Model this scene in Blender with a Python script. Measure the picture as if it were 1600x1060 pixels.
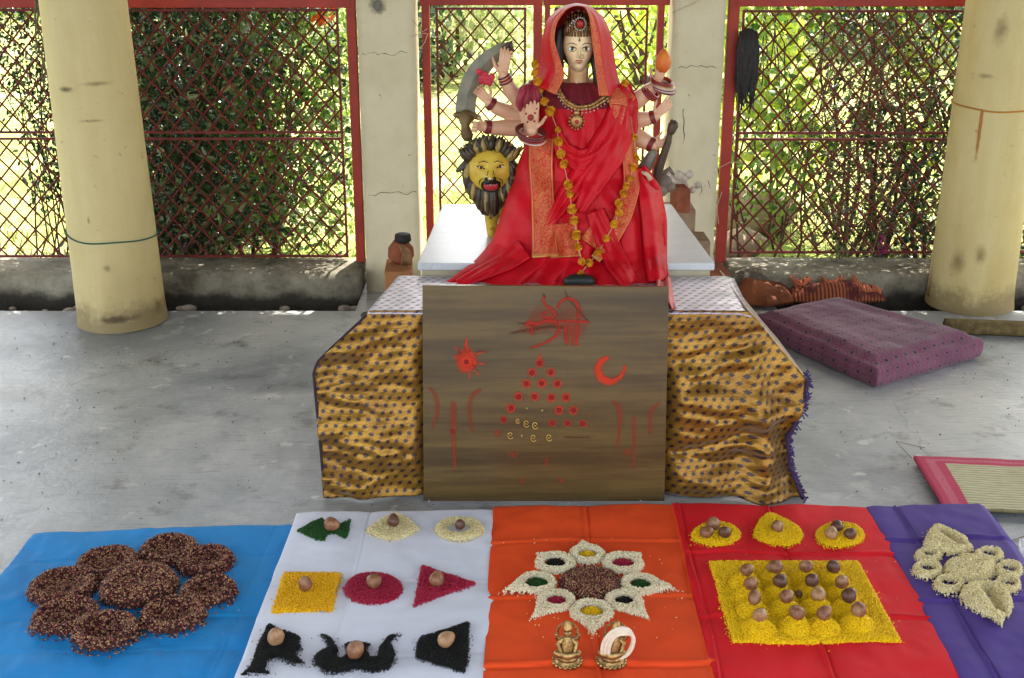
import bpy, bmesh, math, random
import numpy as np
from mathutils import Vector, Matrix, Euler

random.seed(7); RNG = np.random.default_rng(11)
R = math.radians
for o in list(bpy.data.objects): bpy.data.objects.remove(o)
SC = bpy.context.scene
COL = SC.collection

# ------------------------------------------------------------------ camera
CAM_H, PITCH, FPX = 1.5, R(19.1), 2000.0          # metres, downward tilt, focal length for a 1600 px wide picture
cd = bpy.data.cameras.new('camera'); cam = bpy.data.objects.new('camera', cd); COL.objects.link(cam)
cam.location = (0, 0, CAM_H); cam.rotation_euler = (R(90) - PITCH, 0, 0)
cd.sensor_width = 36; cd.lens = 36 * FPX / 1600; cd.clip_start = .05; cd.clip_end = 400
SC.camera = cam

# ------------------------------------------------------------------ light
SUN_EL, SUN_AZ = R(60), R(18)                       # sun beyond the fence, a little to the right
w = bpy.data.worlds.new('World'); SC.world = w; w.use_nodes = True
nt = w.node_tree; bg = nt.nodes['Background']
sky = nt.nodes.new('ShaderNodeTexSky'); sky.sky_type = 'NISHITA'; sky.sun_disc = False
sky.sun_elevation = SUN_EL; sky.sun_rotation = SUN_AZ; sky.air_density = 1.0; sky.dust_density = 2.5; sky.ozone_density = .6
hz = nt.nodes.new('ShaderNodeHueSaturation'); hz.inputs['Saturation'].default_value = .55; hz.inputs['Value'].default_value = 1.0   # milky, hazy sky
wm = nt.nodes.new('ShaderNodeMix'); wm.data_type = 'RGBA'; wm.blend_type = 'MULTIPLY'; wm.inputs[0].default_value = 1; wm.inputs[7].default_value = (1.06, 1, .90, 1)
nt.links.new(sky.outputs[0], hz.inputs['Color']); nt.links.new(hz.outputs[0], wm.inputs[6]); nt.links.new(wm.outputs[2], bg.inputs[0]); bg.inputs[1].default_value = .15
sd = bpy.data.lights.new('sun', 'SUN'); sd.energy = 2.3; sd.angle = R(.6); sd.color = (1, .95, .84)
so = bpy.data.objects.new('sun', sd); COL.objects.link(so)
so.rotation_euler = Vector((math.sin(SUN_AZ)*math.cos(SUN_EL), math.cos(SUN_AZ)*math.cos(SUN_EL), math.sin(SUN_EL))).to_track_quat('Z', 'Y').to_euler()
so.location = (1, 8, 12)
SC.view_settings.view_transform = 'Standard'; SC.view_settings.look = 'None'
SC.view_settings.exposure = 2.55; SC.view_settings.gamma = 1
SC.render.engine = 'CYCLES'
SC.cycles.use_denoising = True; SC.cycles.max_bounces = 7; SC.cycles.diffuse_bounces = 4
SC.cycles.transparent_max_bounces = 16; SC.cycles.sample_clamp_indirect = 6

# ------------------------------------------------------------------ survey helpers: a sighting from the camera gives a point in the room
_c, _s = math.cos(PITCH), math.sin(PITCH)
def ray(px, py):
    u, v = (px - 800) / FPX, (py - 530) / FPX
    return Vector((u, _c - v * _s, -_s - v * _c))
def G(px, py, z=0.0):
    r = ray(px, py); t = (z - CAM_H) / r.z
    return Vector((r.x * t, r.y * t, z))
def P(px, py, d):
    r = ray(px, py); t = d / r.y
    return Vector((r.x * t, d, CAM_H + r.z * t))
def ppm(d, z): return FPX / (d * _c + (CAM_H - z) * _s)      # pixels per metre there

# ------------------------------------------------------------------ object helpers
def link(o, parent=None):
    COL.objects.link(o)
    if parent is not None: o.parent = parent
    return o
def tag(o, label=None, cat=None, group=None, kind=None):
    if label: o['label'] = label
    if cat: o['category'] = cat
    if group: o['group'] = group
    if kind: o['kind'] = kind
    return o
def thing(name, label, cat, loc=(0, 0, 0), rz=0, group=None):
    o = bpy.data.objects.new(name, None); o.empty_display_size = .05; link(o)
    o.location = loc; o.rotation_euler = (0, 0, rz)
    return tag(o, label, cat, group)
def mesh_np(name, V, F, mat=None, parent=None, smooth=True, uv=None, attr=None, org=None, mats=None, midx=None):
    """V (n,3) and F list/array of index tuples -> one mesh object. World coordinates; org moves the origin."""
    me = bpy.data.meshes.new(name)
    V = np.asarray(V, dtype=np.float64)
    if parent is not None:
        pw = Vector(parent.location); pp = parent.parent
        rz = parent.rotation_euler.z
        while pp is not None:
            pw = Matrix.Rotation(pp.rotation_euler.z, 3, 'Z') @ pw + Vector(pp.location); rz += pp.rotation_euler.z; pp = pp.parent
        V = V - np.array(pw)
        if abs(rz) > 1e-9:
            c, s = math.cos(-rz), math.sin(-rz)
            V = np.stack([V[:, 0]*c - V[:, 1]*s, V[:, 0]*s + V[:, 1]*c, V[:, 2]], 1)
    elif org is not None: V = V - np.array(org)
    if isinstance(F, np.ndarray):
        nf, k = F.shape
        me.vertices.add(len(V)); me.vertices.foreach_set('co', V.ravel())
        me.loops.add(nf * k); me.loops.foreach_set('vertex_index', F.ravel().astype(np.int32))
        me.polygons.add(nf); me.polygons.foreach_set('loop_start', np.arange(0, nf * k, k, dtype=np.int32))
        me.update(calc_edges=True)
    else:
        me.from_pydata([tuple(v) for v in V], [], [tuple(int(i) for i in f) for f in F]); me.update()
    me.validate()
    if smooth: me.polygons.foreach_set('use_smooth', [True] * len(me.polygons))
    if uv is not None:
        l = me.uv_layers.new(name='UVMap'); vi = np.empty(len(me.loops), dtype=np.int32); me.loops.foreach_get('vertex_index', vi)
        l.data.foreach_set('uv', np.asarray(uv, dtype=np.float32)[vi].ravel())
    if attr is not None:
        a = me.attributes.new('soft', 'FLOAT', 'POINT'); a.data.foreach_set('value', np.asarray(attr, dtype=np.float32))
    for m in (mats or ([mat] if mat else [])): me.materials.append(m)
    if midx is not None: me.polygons.foreach_set('material_index', np.asarray(midx, dtype=np.int32))
    o = bpy.data.objects.new(name, me)
    if parent is None and org is not None: o.location = org
    return link(o, parent)

class MB:
    """collects shapes, then links them as ONE mesh"""
    def __init__(s): s.V = []; s.F = []; s.n = 0; s.UV = []
    def add(s, V, F, uv=None):
        V = np.asarray(V, float); s.V.append(V)
        s.F += [tuple(int(i) + s.n for i in f) for f in F]; s.n += len(V)
        s.UV.append(np.zeros((len(V), 2)) if uv is None else np.asarray(uv, float)); return s
    def box(s, lo, hi, M=None, jit=0):
        x0, y0, z0 = lo; x1, y1, z1 = hi
        V = np.array([(x, y, z) for z in (z0, z1) for y in (y0, y1) for x in (x0, x1)], float)
        if jit: V += RNG.uniform(-jit, jit, V.shape)
        if M is not None: V = np.array([tuple(M @ Vector(v)) for v in V])
        return s.add(V, [(0, 2, 3, 1), (4, 5, 7, 6), (0, 1, 5, 4), (2, 6, 7, 3), (0, 4, 6, 2), (1, 3, 7, 5)])
    def tube(s, pts, rad, seg=8, cap=True, flat=1.0, up=None, closed=False):
        pts = [Vector(p) for p in pts]; n = len(pts)
        rad = list(rad) if hasattr(rad, '__len__') else [rad] * n
        rings = []; nrm = None
        for i, p in enumerate(pts):
            if closed: t = pts[(i + 1) % n] - pts[i - 1]
            else: t = pts[min(i + 1, n - 1)] - pts[max(i - 1, 0)]
            t = t.normalized() if t.length > 1e-9 else Vector((0, 0, 1))
            if nrm is None:
                a = Vector(up) if up is not None else (Vector((0, 0, 1)) if abs(t.z) < .9 else Vector((0, 1, 0)))
                nrm = (a - t * a.dot(t)).normalized()
            else:
                q = nrm - t * nrm.dot(t); nrm = q.normalized() if q.length > 1e-6 else nrm
            b = t.cross(nrm)
            for k in range(seg):
                an = 2 * math.pi * k / seg
                rings.append(p + nrm * (math.cos(an) * rad[i] * flat) + b * (math.sin(an) * rad[i]))
        F = []
        for i in range(n if closed else n - 1):
            j = (i + 1) % n
            for k in range(seg):
                F.append((i*seg + k, i*seg + (k+1) % seg, j*seg + (k+1) % seg, j*seg + k))
        if cap and not closed:
            F.append(tuple(reversed(range(seg)))); F.append(tuple((n-1)*seg + k for k in range(seg)))
        return s.add(np.array([tuple(v) for v in rings]), F)
    def limb(s, pts, rad, seg=10, flat=1.0, up=None):
        """tube with rounded ends"""
        pts = [Vector(p) for p in pts]; rad = list(rad) if hasattr(rad, '__len__') else [rad] * len(pts)
        a = (pts[0] - pts[1]).normalized(); b = (pts[-1] - pts[-2]).normalized()
        P2 = [pts[0] + a*rad[0], pts[0] + a*rad[0]*.7] + pts + [pts[-1] + b*rad[-1]*.7, pts[-1] + b*rad[-1]]
        R2 = [rad[0]*.15, rad[0]*.7] + rad + [rad[-1]*.7, rad[-1]*.15]
        return s.tube(P2, R2, seg, True, flat, up)
    def ball(s, c, r, seg=12, rings=8, M=None):
        r = r if hasattr(r, '__len__') else (r, r, r); V = [(0, 0, r[2])]; F = []
        for i in range(1, rings):
            th = math.pi * i / rings
            for k in range(seg):
                ph = 2*math.pi*k/seg; V.append((r[0]*math.sin(th)*math.cos(ph), r[1]*math.sin(th)*math.sin(ph), r[2]*math.cos(th)))
        V.append((0, 0, -r[2])); e = len(V) - 1
        for k in range(seg): F.append((0, 1 + k, 1 + (k+1) % seg)); F.append((e, e - seg + (k+1) % seg, e - seg + k))
        for i in range(rings - 2):
            for k in range(seg): a = 1 + i*seg; F.append((a + k, a + seg + k, a + seg + (k+1) % seg, a + (k+1) % seg))
        c = Vector(c); V = [tuple((M @ Vector(v) if M is not None else Vector(v)) + c) for v in V]
        return s.add(V, F)
    def lathe(s, c, prof, seg=24, rfun=None, M=None):
        V = []; F = []
        for i, (r, z) in enumerate(prof):
            for k in range(seg):
                a = 2*math.pi*k/seg; rr = r * (rfun(a, z) if rfun else 1)
                v = Vector((rr*math.cos(a), rr*math.sin(a), z)); v = M @ v if M is not None else v
                V.append(tuple(v + Vector(c)))
        for i in range(len(prof) - 1):
            for k in range(seg): F.append((i*seg + k, i*seg + (k+1) % seg, (i+1)*seg + (k+1) % seg, (i+1)*seg + k))
        F.append(tuple(reversed(range(seg)))); F.append(tuple((len(prof)-1)*seg + k for k in range(seg)))
        return s.add(V, F)
    def build(s, name, mat, parent=None, smooth=False, bevel=0, org=None, uv=False):
        o = mesh_np(name, np.concatenate(s.V), s.F, mat, parent, smooth, org=org, uv=np.concatenate(s.UV) if uv else None)
        if bevel:
            m = o.modifiers.new('bevel', 'BEVEL'); m.width = bevel; m.segments = 2; m.limit_method = 'ANGLE'; m.angle_limit = R(40)
        return o
def grid_faces(nu, nv, wrap=False):
    """vertices laid out [i*nv+j], i<nu, j<nv"""
    i, j = np.meshgrid(np.arange(nu - (0 if wrap else 1)), np.arange(nv - 1), indexing='ij')
    i2 = (i + 1) % nu
    return np.stack([i*nv + j, i2*nv + j, i2*nv + j + 1, i*nv + j + 1], -1).reshape(-1, 4)
def vnoise(x, y, seed=0, octs=3):
    """smooth value noise in numpy, about -1..1"""
    x = np.asarray(x, float); y = np.asarray(y, float); out = 0; amp = 1; tot = 0
    for o in range(octs):
        r = np.random.default_rng(seed*17 + o); T = r.uniform(-1, 1, (64, 64))
        xi = np.floor(x).astype(int); yi = np.floor(y).astype(int); fx = x - xi; fy = y - yi
        fx = fx*fx*(3 - 2*fx); fy = fy*fy*(3 - 2*fy)
        a = T[xi % 64, yi % 64]; b = T[(xi+1) % 64, yi % 64]; c = T[xi % 64, (yi+1) % 64]; d = T[(xi+1) % 64, (yi+1) % 64]
        out = out + amp*((a*(1-fx) + b*fx)*(1-fy) + (c*(1-fx) + d*fx)*fy); tot += amp; amp *= .5; x = x*2.03 + 7.1; y = y*2.03 + 3.3
    return out / tot

# ------------------------------------------------------------------ materials
class NB:
    def __init__(s, name):
        s.m = bpy.data.materials.new(name); s.m.use_nodes = True; s.t = s.m.node_tree
        s.b = s.t.nodes['Principled BSDF']; s.out = s.t.nodes['Material Output']
    def n(s, typ, **kw):
        x = s.t.nodes.new(typ)
        for k, v in kw.items(): setattr(x, k, v)
        return x
    def l(s, a, b): s.t.links.new(a, b)
    def val(s, sock, v):
        if isinstance(v, (int, float)): sock.default_value = v
        elif isinstance(v, (tuple, list)): sock.default_value = tuple(v) + ((1,) if len(v) == 3 and len(sock.default_value) == 4 else ())
        else: s.l(v, sock)
    def math(s, op, a, b=0.0, c=0.0):
        x = s.n('ShaderNodeMath', operation=op); s.val(x.inputs[0], a); s.val(x.inputs[1], b)
        if op in ('MULTIPLY_ADD', 'SMOOTH_MIN'): s.val(x.inputs[2], c)
        return x.outputs[0]
    def noise(s, scale=5, detail=4, rough=.6, vec=None, dist=0):
        x = s.n('ShaderNodeTexNoise'); x.inputs['Scale'].default_value = scale; x.inputs['Detail'].default_value = detail
        x.inputs['Roughness'].default_value = rough; x.inputs['Distortion'].default_value = dist
        s.l(vec if vec is not None else s.obj(), x.inputs['Vector']); return x.outputs['Fac']
    def obj(s):
        if not hasattr(s, '_tc'): s._tc = s.n('ShaderNodeTexCoord')
        return s._tc.outputs['Object']
    def uv(s):
        s.obj(); return s._tc.outputs['UV']
    def pos(s):
        return s.n('ShaderNodeNewGeometry').outputs['Position']
    def rnd(s): return s.n('ShaderNodeNewGeometry').outputs['Random Per Island']
    def sep(s, v):
        x = s.n('ShaderNodeSeparateXYZ'); s.l(v, x.inputs[0]); return x.outputs
    def scale(s, v, sc, loc=(0, 0, 0), rot=(0, 0, 0)):
        x = s.n('ShaderNodeMapping'); s.l(v, x.inputs['Vector']); x.inputs['Scale'].default_value = sc
        x.inputs['Location'].default_value = loc; x.inputs['Rotation'].default_value = rot; return x.outputs[0]
    def ramp(s, f, stops, interp='LINEAR'):
        x = s.n('ShaderNodeValToRGB'); s.l(f, x.inputs[0]); e = x.color_ramp.elements; x.color_ramp.interpolation = interp
        while len(e) < len(stops): e.new(.5)
        for q, (p, c) in zip(e, stops): q.position = p; q.color = tuple(c) + (1,) if len(c) == 3 else c
        return x.outputs[0]
    def rampf(s, f, a, b):
        x = s.n('ShaderNodeMapRange', interpolation_type='SMOOTHSTEP'); s.l(f, x.inputs[0])
        x.inputs[1].default_value = a; x.inputs[2].default_value = b; return x.outputs[0]
    def mix(s, f, a, b, mode='MIX'):
        x = s.n('ShaderNodeMix', data_type='RGBA', blend_type=mode); s.val(x.inputs[0], f)
        s.val(x.inputs[6], a); s.val(x.inputs[7], b); return x.outputs[2]
    def bump(s, h, strength=.3, dist=.01, prev=None):
        x = s.n('ShaderNodeBump'); s.l(h, x.inputs['Height']); x.inputs['Strength'].default_value = strength
        x.inputs['Distance'].default_value = dist
        if prev is not None: s.l(prev, x.inputs['Normal'])
        s.l(x.outputs[0], s.b.inputs['Normal']); return x.outputs[0]
    def fin(s, col=None, rough=.6, spec=.5, metal=0, sheen=0, alpha=None, sss=0):
        b = s.b.inputs
        if col is not None: s.val(b['Base Color'], col)
        s.val(b['Roughness'], rough); s.val(b['Specular IOR Level'], spec); s.val(b['Metallic'], metal)
        if sheen: b['Sheen Weight'].default_value = sheen; b['Sheen Roughness'].default_value = .4
        if alpha is not None: s.val(b['Alpha'], alpha)
        return s.m
def plain(name, c1, c2=None, scale=8, rough=.6, spec=.4, metal=0, bump=.2, bscale=60, bdist=.002, sheen=0, lo=.35, hi=.65):
    n = NB(name); c2 = c2 or tuple(x*.7 for x in c1)
    col = n.ramp(n.noise(scale, 5), [(lo, c1), (hi, c2)])
    if bump: n.bump(n.noise(bscale, 3), bump, bdist)
    return n.fin(col, rough, spec, metal, sheen)
def grainmat(name, cols, rough=.55, spec=.3):
    """every grain of a heap its own colour, drawn from the list"""
    n = NB(name); k = len(cols)
    f = n.math('FRACT', n.math('ADD', n.math('MULTIPLY', n.rnd(), 7.31), n.noise(400, 1)))
    col = n.ramp(f, [(i / k, c) for i, c in enumerate(cols)], 'CONSTANT')
    return n.fin(col, rough, spec)
def grainbase(name, cols, scale=420):
    n = NB(name); k = len(cols)
    v = n.n('ShaderNodeTexVoronoi'); v.inputs['Scale'].default_value = scale; n.l(n.obj(), v.inputs['Vector'])
    f = n.sep(v.outputs['Color'])[0]
    col = n.ramp(f, [(i / k, c) for i, c in enumerate(cols)], 'CONSTANT')
    n.bump(v.outputs['Distance'], .8, .004)
    return n.fin(col, .7, .2)
def smear(name, color, cover=.5, scale=60, rough=.7, cap=1.0):
    n = NB(name); a = n.n('ShaderNodeAttribute', attribute_name='soft').outputs['Fac']
    ns = n.noise(scale, 5, .7)
    al = n.rampf(n.math('ADD', a, n.math('MULTIPLY', ns, 1.0)), 1.0 - cover*.55, 1.75 - cover*.3); al = n.math('MULTIPLY', al, cap)
    return n.fin(color, rough, .3, alpha=al)
# ================================================================== THE SETTING
# ---- materials
n = NB('cement_floor')
a = n.noise(.9, 6, .65, dist=.6); b = n.noise(6, 6, .7); c = n.noise(38, 4, .7)
col = n.ramp(a, [(.34, (.15, .165, .175)), (.46, (.27, .285, .295)), (.56, (.38, .39, .395)), (.68, (.52, .52, .50))])
col = n.mix(n.math('MULTIPLY', n.rampf(b, .54, .68), .55), col, (.50, .50, .48))
col = n.mix(n.math('MULTIPLY', n.rampf(b, .47, .32), .65), col, (.10, .105, .105))
spots = n.rampf(n.noise(11, 4, .6), .62, .68)
col = n.mix(n.math('MULTIPLY', spots, .60), col, (.62, .60, .55))
vor = n.n('ShaderNodeTexVoronoi', feature='DISTANCE_TO_EDGE'); vor.inputs['Scale'].default_value = .8
wv = n.n('ShaderNodeMixRGB'); wv.inputs[0].default_value = .25; n.l(n.obj(), wv.inputs[1]); nx = n.n('ShaderNodeTexNoise'); nx.inputs['Scale'].default_value = 3; n.l(n.obj(), nx.inputs[0]); n.l(nx.outputs['Color'], wv.inputs[2]); n.l(wv.outputs[0], vor.inputs['Vector'])
col = n.mix(n.math('MULTIPLY', n.rampf(vor.outputs['Distance'], .004, .0), .22), col, (.07, .07, .065))
sc_ = n.noise(26, 3, .6, n.scale(n.obj(), (.35, 5, 1), rot=(0, 0, .35)))
col = n.mix(n.math('MULTIPLY', n.rampf(sc_, .56, .66), .40), col, (.12, .12, .12))
n.bump(c, .35, .004, n.bump(b, .3, .012))
M_floor = n.fin(col, n.ramp(b, [(.3, (.26,)*3), (.7, (.50,)*3)]), .5)

n = NB('dry_sunlit_grass')
g1 = n.noise(1.3, 6, .7); g2 = n.noise(14, 6, .75)
col = n.ramp(g1, [(.35, (.20, .27, .055)), (.5, (.34, .36, .12)), (.68, (.48, .44, .25))])
col = n.mix(n.rampf(g2, .5, .7), col, (.15, .22, .04)); n.bump(g2, .6, .03)
M_lawn = n.fin(col, .9, .1)
M_soil = plain('dark_soil', (.045, .035, .028), (.012, .01, .009), 9, .95, .1, bump=.9, bscale=25, bdist=.03)

n = NB('stained_kerb_cement')
a = n.noise(4, 6, .7); z = n.sep(n.pos())[2]
col = n.ramp(a, [(.34, (.10, .085, .065)), (.5, (.26, .235, .18)), (.66, (.38, .36, .29))])
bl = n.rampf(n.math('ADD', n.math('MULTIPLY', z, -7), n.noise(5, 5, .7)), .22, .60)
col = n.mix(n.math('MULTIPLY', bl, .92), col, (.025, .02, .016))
col = n.mix(n.math('MULTIPLY', n.rampf(n.noise(30, 4, .7), .6, .7), .5), col, (.05, .045, .035))
n.bump(n.noise(30, 6, .75), .8, .015)
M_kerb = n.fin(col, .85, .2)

def column_mat(name, base, base2, dirt, zdirt=.15):
    n = NB(name); z = n.sep(n.pos())[2]
    st = n.noise(5, 6, .7, n.scale(n.obj(), (1, 1, .22))); col = n.ramp(st, [(.34, base), (.66, base2)])
    big = n.noise(2.2, 4, .6, n.scale(n.obj(), (1, 1, .6))); col = n.mix(n.math('MULTIPLY', n.rampf(big, .50, .66), .45), col, dirt)
    brush = n.noise(30, 4, .7, n.scale(n.obj(), (.5, .5, 3)))
    col = n.mix(n.math('MULTIPLY', n.rampf(brush, .56, .74), .16), col, dirt)
    sp = n.noise(22, 5, .75); col = n.mix(n.math('MULTIPLY', n.rampf(sp, .62, .70), .55), col, (.20, .15, .08))
    low = n.rampf(n.math('SUBTRACT', z, n.math('MULTIPLY', n.noise(11, 6, .75), zdirt*1.6)), .0, -zdirt*.55)
    col = n.mix(n.math('MULTIPLY', low, .62), col, (.13, .085, .04))
    n.bump(n.noise(34, 6, .7), .25, .006, n.bump(brush, .18, .004))
    return n.fin(col, .6, .35)
M_colL = column_mat('cream_painted_column', (.62, .52, .27), (.54, .42, .19), (.40, .30, .13))
M_colR = column_mat('yellowed_painted_column', (.64, .54, .28), (.55, .42, .16), (.42, .31, .12))
n = NB('whitewashed_pillar'); z = n.sep(n.pos())[2]
col = n.ramp(n.noise(4, 6, .65), [(.35, (.70, .63, .46)), (.65, (.60, .53, .36))])
col = n.mix(n.math('MULTIPLY', n.rampf(n.noise(26, 5, .7), .66, .7), .7), col, (.13, .12, .09))
low = n.rampf(n.math('SUBTRACT', z, n.math('MULTIPLY', n.noise(9, 4), .2)), .06, -.08)
col = n.mix(n.math('MULTIPLY', low, .7), col, (.17, .15, .10)); n.bump(n.noise(25, 6, .7), .3, .006)
M_pillar = n.fin(col, .75, .25)
M_roof = plain('roof_plaster', (.20, .19, .17), (.15, .14, .12), 2, .9, .1)
M_red = plain('red_oxide_paint', (.40, .035, .018), (.27, .022, .014), 7, .5, .4, bump=.25, bscale=70)
n = NB('rusty_maroon_lattice')
col = n.ramp(n.noise(9, 5, .7), [(.36, (.20, .024, .024)), (.55, (.14, .022, .018)), (.7, (.07, .022, .014))])
M_lat = n.fin(col, .55, .3)

# ---- ground, floor, roof
def sheet(name, x0, x1, y0, y1, z, mat, nx=2, ny=2, amp=0, kind='structure'):
    X, Y = np.meshgrid(np.linspace(x0, x1, nx), np.linspace(y0, y1, ny), indexing='ij')
    Z = z + (amp * vnoise(X*1.7, Y*1.7, 5) if amp else 0*X)
    o = mesh_np(name, np.stack([X, Y, Z], -1).reshape(-1, 3), grid_faces(nx, ny), mat, smooth=True); return tag(o, kind=kind)
sheet('lawn', -60, 60, 5.02, 90, -.03, M_lawn, 120, 90, .02)
sheet('trench_soil', -7, 7, 4.5, 5.2, -.115, M_soil, 240, 24, .03)
mb = MB().box((-7, -4, -.12), (7, 4.66, 0)); mb.box((-.60, 4.66, -.12), (1.02, 5.5, -.003))
f = mb.build('floor', M_floor); tag(f, kind='structure')
# broken lip of the floor along the trench
mb = MB()
for i in range(70):
    x = RNG.uniform(-2.3, 2.9)
    if -.6 < x < 1.0: continue
    mb.ball((x, 4.665 + RNG.uniform(-.006, .01), -.02), (RNG.uniform(.02, .06), .012, .017), 7, 5)
tag(mb.build('floor_edge', M_floor, smooth=True), kind='structure')
mb = MB().box((-6, .35, 2.6), (6, 6.05, 2.78)); tag(mb.build('ceiling', M_roof), kind='structure')

# ---- kerbs
def kerb(x0, x1, label):
    nx = 160; prof = [(4.86, -.16), (4.845, -.03), (4.84, .06), (4.85, .088), (4.875, .096), (5.06, .10), (5.09, .09), (5.10, -.16)]
    xs = np.linspace(x0, x1, nx); V = []
    for i, x in enumerate(xs):
        for j, (y, z) in enumerate(prof):
            q = vnoise(x*9, j*.9, 3)*.009
            V.append((x, y + q*(1 if j < 5 else .3), z + vnoise(x*6, j*1.3, 9)*.006*(0 < j < 7)))
    F = [tuple(r) for r in grid_faces(nx, len(prof))] + [tuple(range(8)), tuple(reversed([(nx-1)*8 + k for k in range(8)]))]
    o = mesh_np('kerb_wall', V, F, M_kerb, smooth=True, org=((x0+x1)/2, 4.95, 0)); return tag(o, label, 'kerb')
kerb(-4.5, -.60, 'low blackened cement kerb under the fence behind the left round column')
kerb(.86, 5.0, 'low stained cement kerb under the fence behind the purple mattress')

# ---- round columns
def taper(z): return 1 - .075*z
def decal_cyl(name, cx, cy, r, ang, z, w_, h_, mat, parent, shape='blob'):
    nu, nv = 22, 16; V = []; A = []
    for i in range(nu):
        for j in range(nv):
            u = i/(nu-1)*2 - 1; v = j/(nv-1)*2 - 1; a = ang + u*w_/2/r
            rz_ = r*taper(z + v*h_/2) + .0022; V.append((cx + rz_*math.sin(a), cy - rz_*math.cos(a), z + v*h_/2))
            A.append(max(0, 1 - math.hypot(u, v)) if shape == 'blob' else max(0, 1 - abs(u)**1.5) * min(1, (1 + v)*.9) * min(1, (1 - v)*6))
    return mesh_np(name, V, grid_faces(nu, nv), mat, parent, True, attr=A)
M_stain = smear('dark_smudge', (.13, .09, .05), .60, 22, cap=.75); M_rust = smear('rust_streak', (.42, .17, .03), .9, 30, cap=.9)
M_grime = smear('brown_grime', (.26, .17, .07), .50, 14, cap=.5)
def round_column(cx, cy, r, mat, label, zt=2.6):
    t = thing('round_column', label, 'column', (cx, cy, 0)); seg = 72; zs = np.linspace(-.0, zt, 70)
    th = np.linspace(0, 2*math.pi, seg, endpoint=False); T, Z = np.meshgrid(th, zs, indexing='ij')
    rr = r*taper(Z)*(1 + .006*vnoise(T*2.2, Z*3, 4)) + .006*np.exp(-Z/.03)
    V = np.stack([cx + rr*np.cos(T), cy + rr*np.sin(T), Z], -1).reshape(-1, 3)
    mesh_np('shaft', V, grid_faces(seg, len(zs), True), mat, t); return t
bl = G(193, 521); CL = (P(193, 508, bl.y + .16).x, bl.y + .160, .160)
br = G(1511, 494); CR = (P(1513, 482, br.y + .16).x, br.y + .160, .160)
cl = round_column(CL[0], CL[1], CL[2], M_colL, 'cream round column on the left with a thin green string tied round it')
cr = round_column(CR[0], CR[1], CR[2], M_colR, 'yellowish round column on the right with an orange string and rust streak')
def on_col(C, px, py):
    p = P(px, py, C[1] - C[2]*.95); a = math.asin(max(-1, min(1, (p.x - C[0]) / C[2]))); p = P(px, py, C[1] - C[2]*math.cos(a)); return a, p.z
for (px, py, w_, h_, m_) in ((108, 140, .11, .035, M_stain), (160, 132, .20, .03, M_grime), (150, 190, .22, .02, M_grime), (170, 420, .05, .05, M_grime), (142, 345, .02, .05, M_grime), (185, 500, .26, .05, M_stain), (235, 480, .12, .10, M_grime)):
    a, z = on_col(CL, px, py); decal_cyl('smudge', *CL, a, z, w_, h_, m_, cl)
a, z = on_col(CR, 1529, 220); decal_cyl('rust_streak', *CR, a, z, .016, .23, M_rust, cr, 'streak')
for (px, py, w_, h_, m_) in ((1560, 50, .10, .16, M_grime), (1540, 120, .12, .04, M_grime), (1470, 470, .07, .12, M_stain), (1500, 410, .10, .16, M_grime), (1530, 400, .08, .14, M_grime), (1460, 440, .05, .2, M_grime)):
    a, z = on_col(CR, px, py); decal_cyl('smudge', *CR, a, z, w_, h_, m_, cr)
cl.rotation_euler.y = -.019; cr.rotation_euler.y = .008          # neither column stands quite plumb
def string_round(C, left, mid, right, mat, label, r=.0028, tilt=0):
    mb = MB(); pts = []
    zl = on_col(C, *left)[1]; zm = on_col(C, *mid)[1]; zr = on_col(C, *right)[1]
    for k in range(64):
        a = 2*math.pi*k/64; s = math.sin(a); z = zm if math.cos(a) > 0 else (zl + zr)/2
        z = zm*max(0, math.cos(a)) + (1 - max(0, math.cos(a)))*(zl + (zr - zl)*(s*.5 + .5))
        rs = C[2]*taper(z) + .004; pts.append((C[0] + tilt*zm + rs*s, C[1] - rs*math.cos(a), z + .0015*math.sin(a*5)))
    mb.tube(pts, r, 6, closed=True)
    tag(mb.build('string', mat, smooth=True, org=(C[0], C[1] - C[2], zm)), label, 'string')
string_round(CL, (108, 366), (185, 380), (249, 368), plain('green_string', (.02, .13, .09), rough=.8), 'thin dark green string tied round the left column', tilt=-.019)
string_round(CR, (1480, 160), (1535, 174), (1598, 172), plain('orange_string', (.62, .25, .03), rough=.8), 'thin orange string tied round the right column', tilt=.008)
# dangling rope left of the left column
p0 = P(52, -12, 4.6); mb = MB()
for q in range(3):
    pts = [P(52 + 3*q + 5*math.sin(k*.9 + q*2) + k*1.6, -12 + k*13.5, 4.62 + .01*q) for k in range(12)]
    mb.tube(pts, [.004 - .0001*k for k in range(12)], 6)
tag(mb.build('hanging_rope', plain('old_rope', (.20, .16, .09), (.08, .06, .04), 40, .9), smooth=True, org=p0), 'frayed old rope hanging beside the left round column', 'rope')

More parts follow.
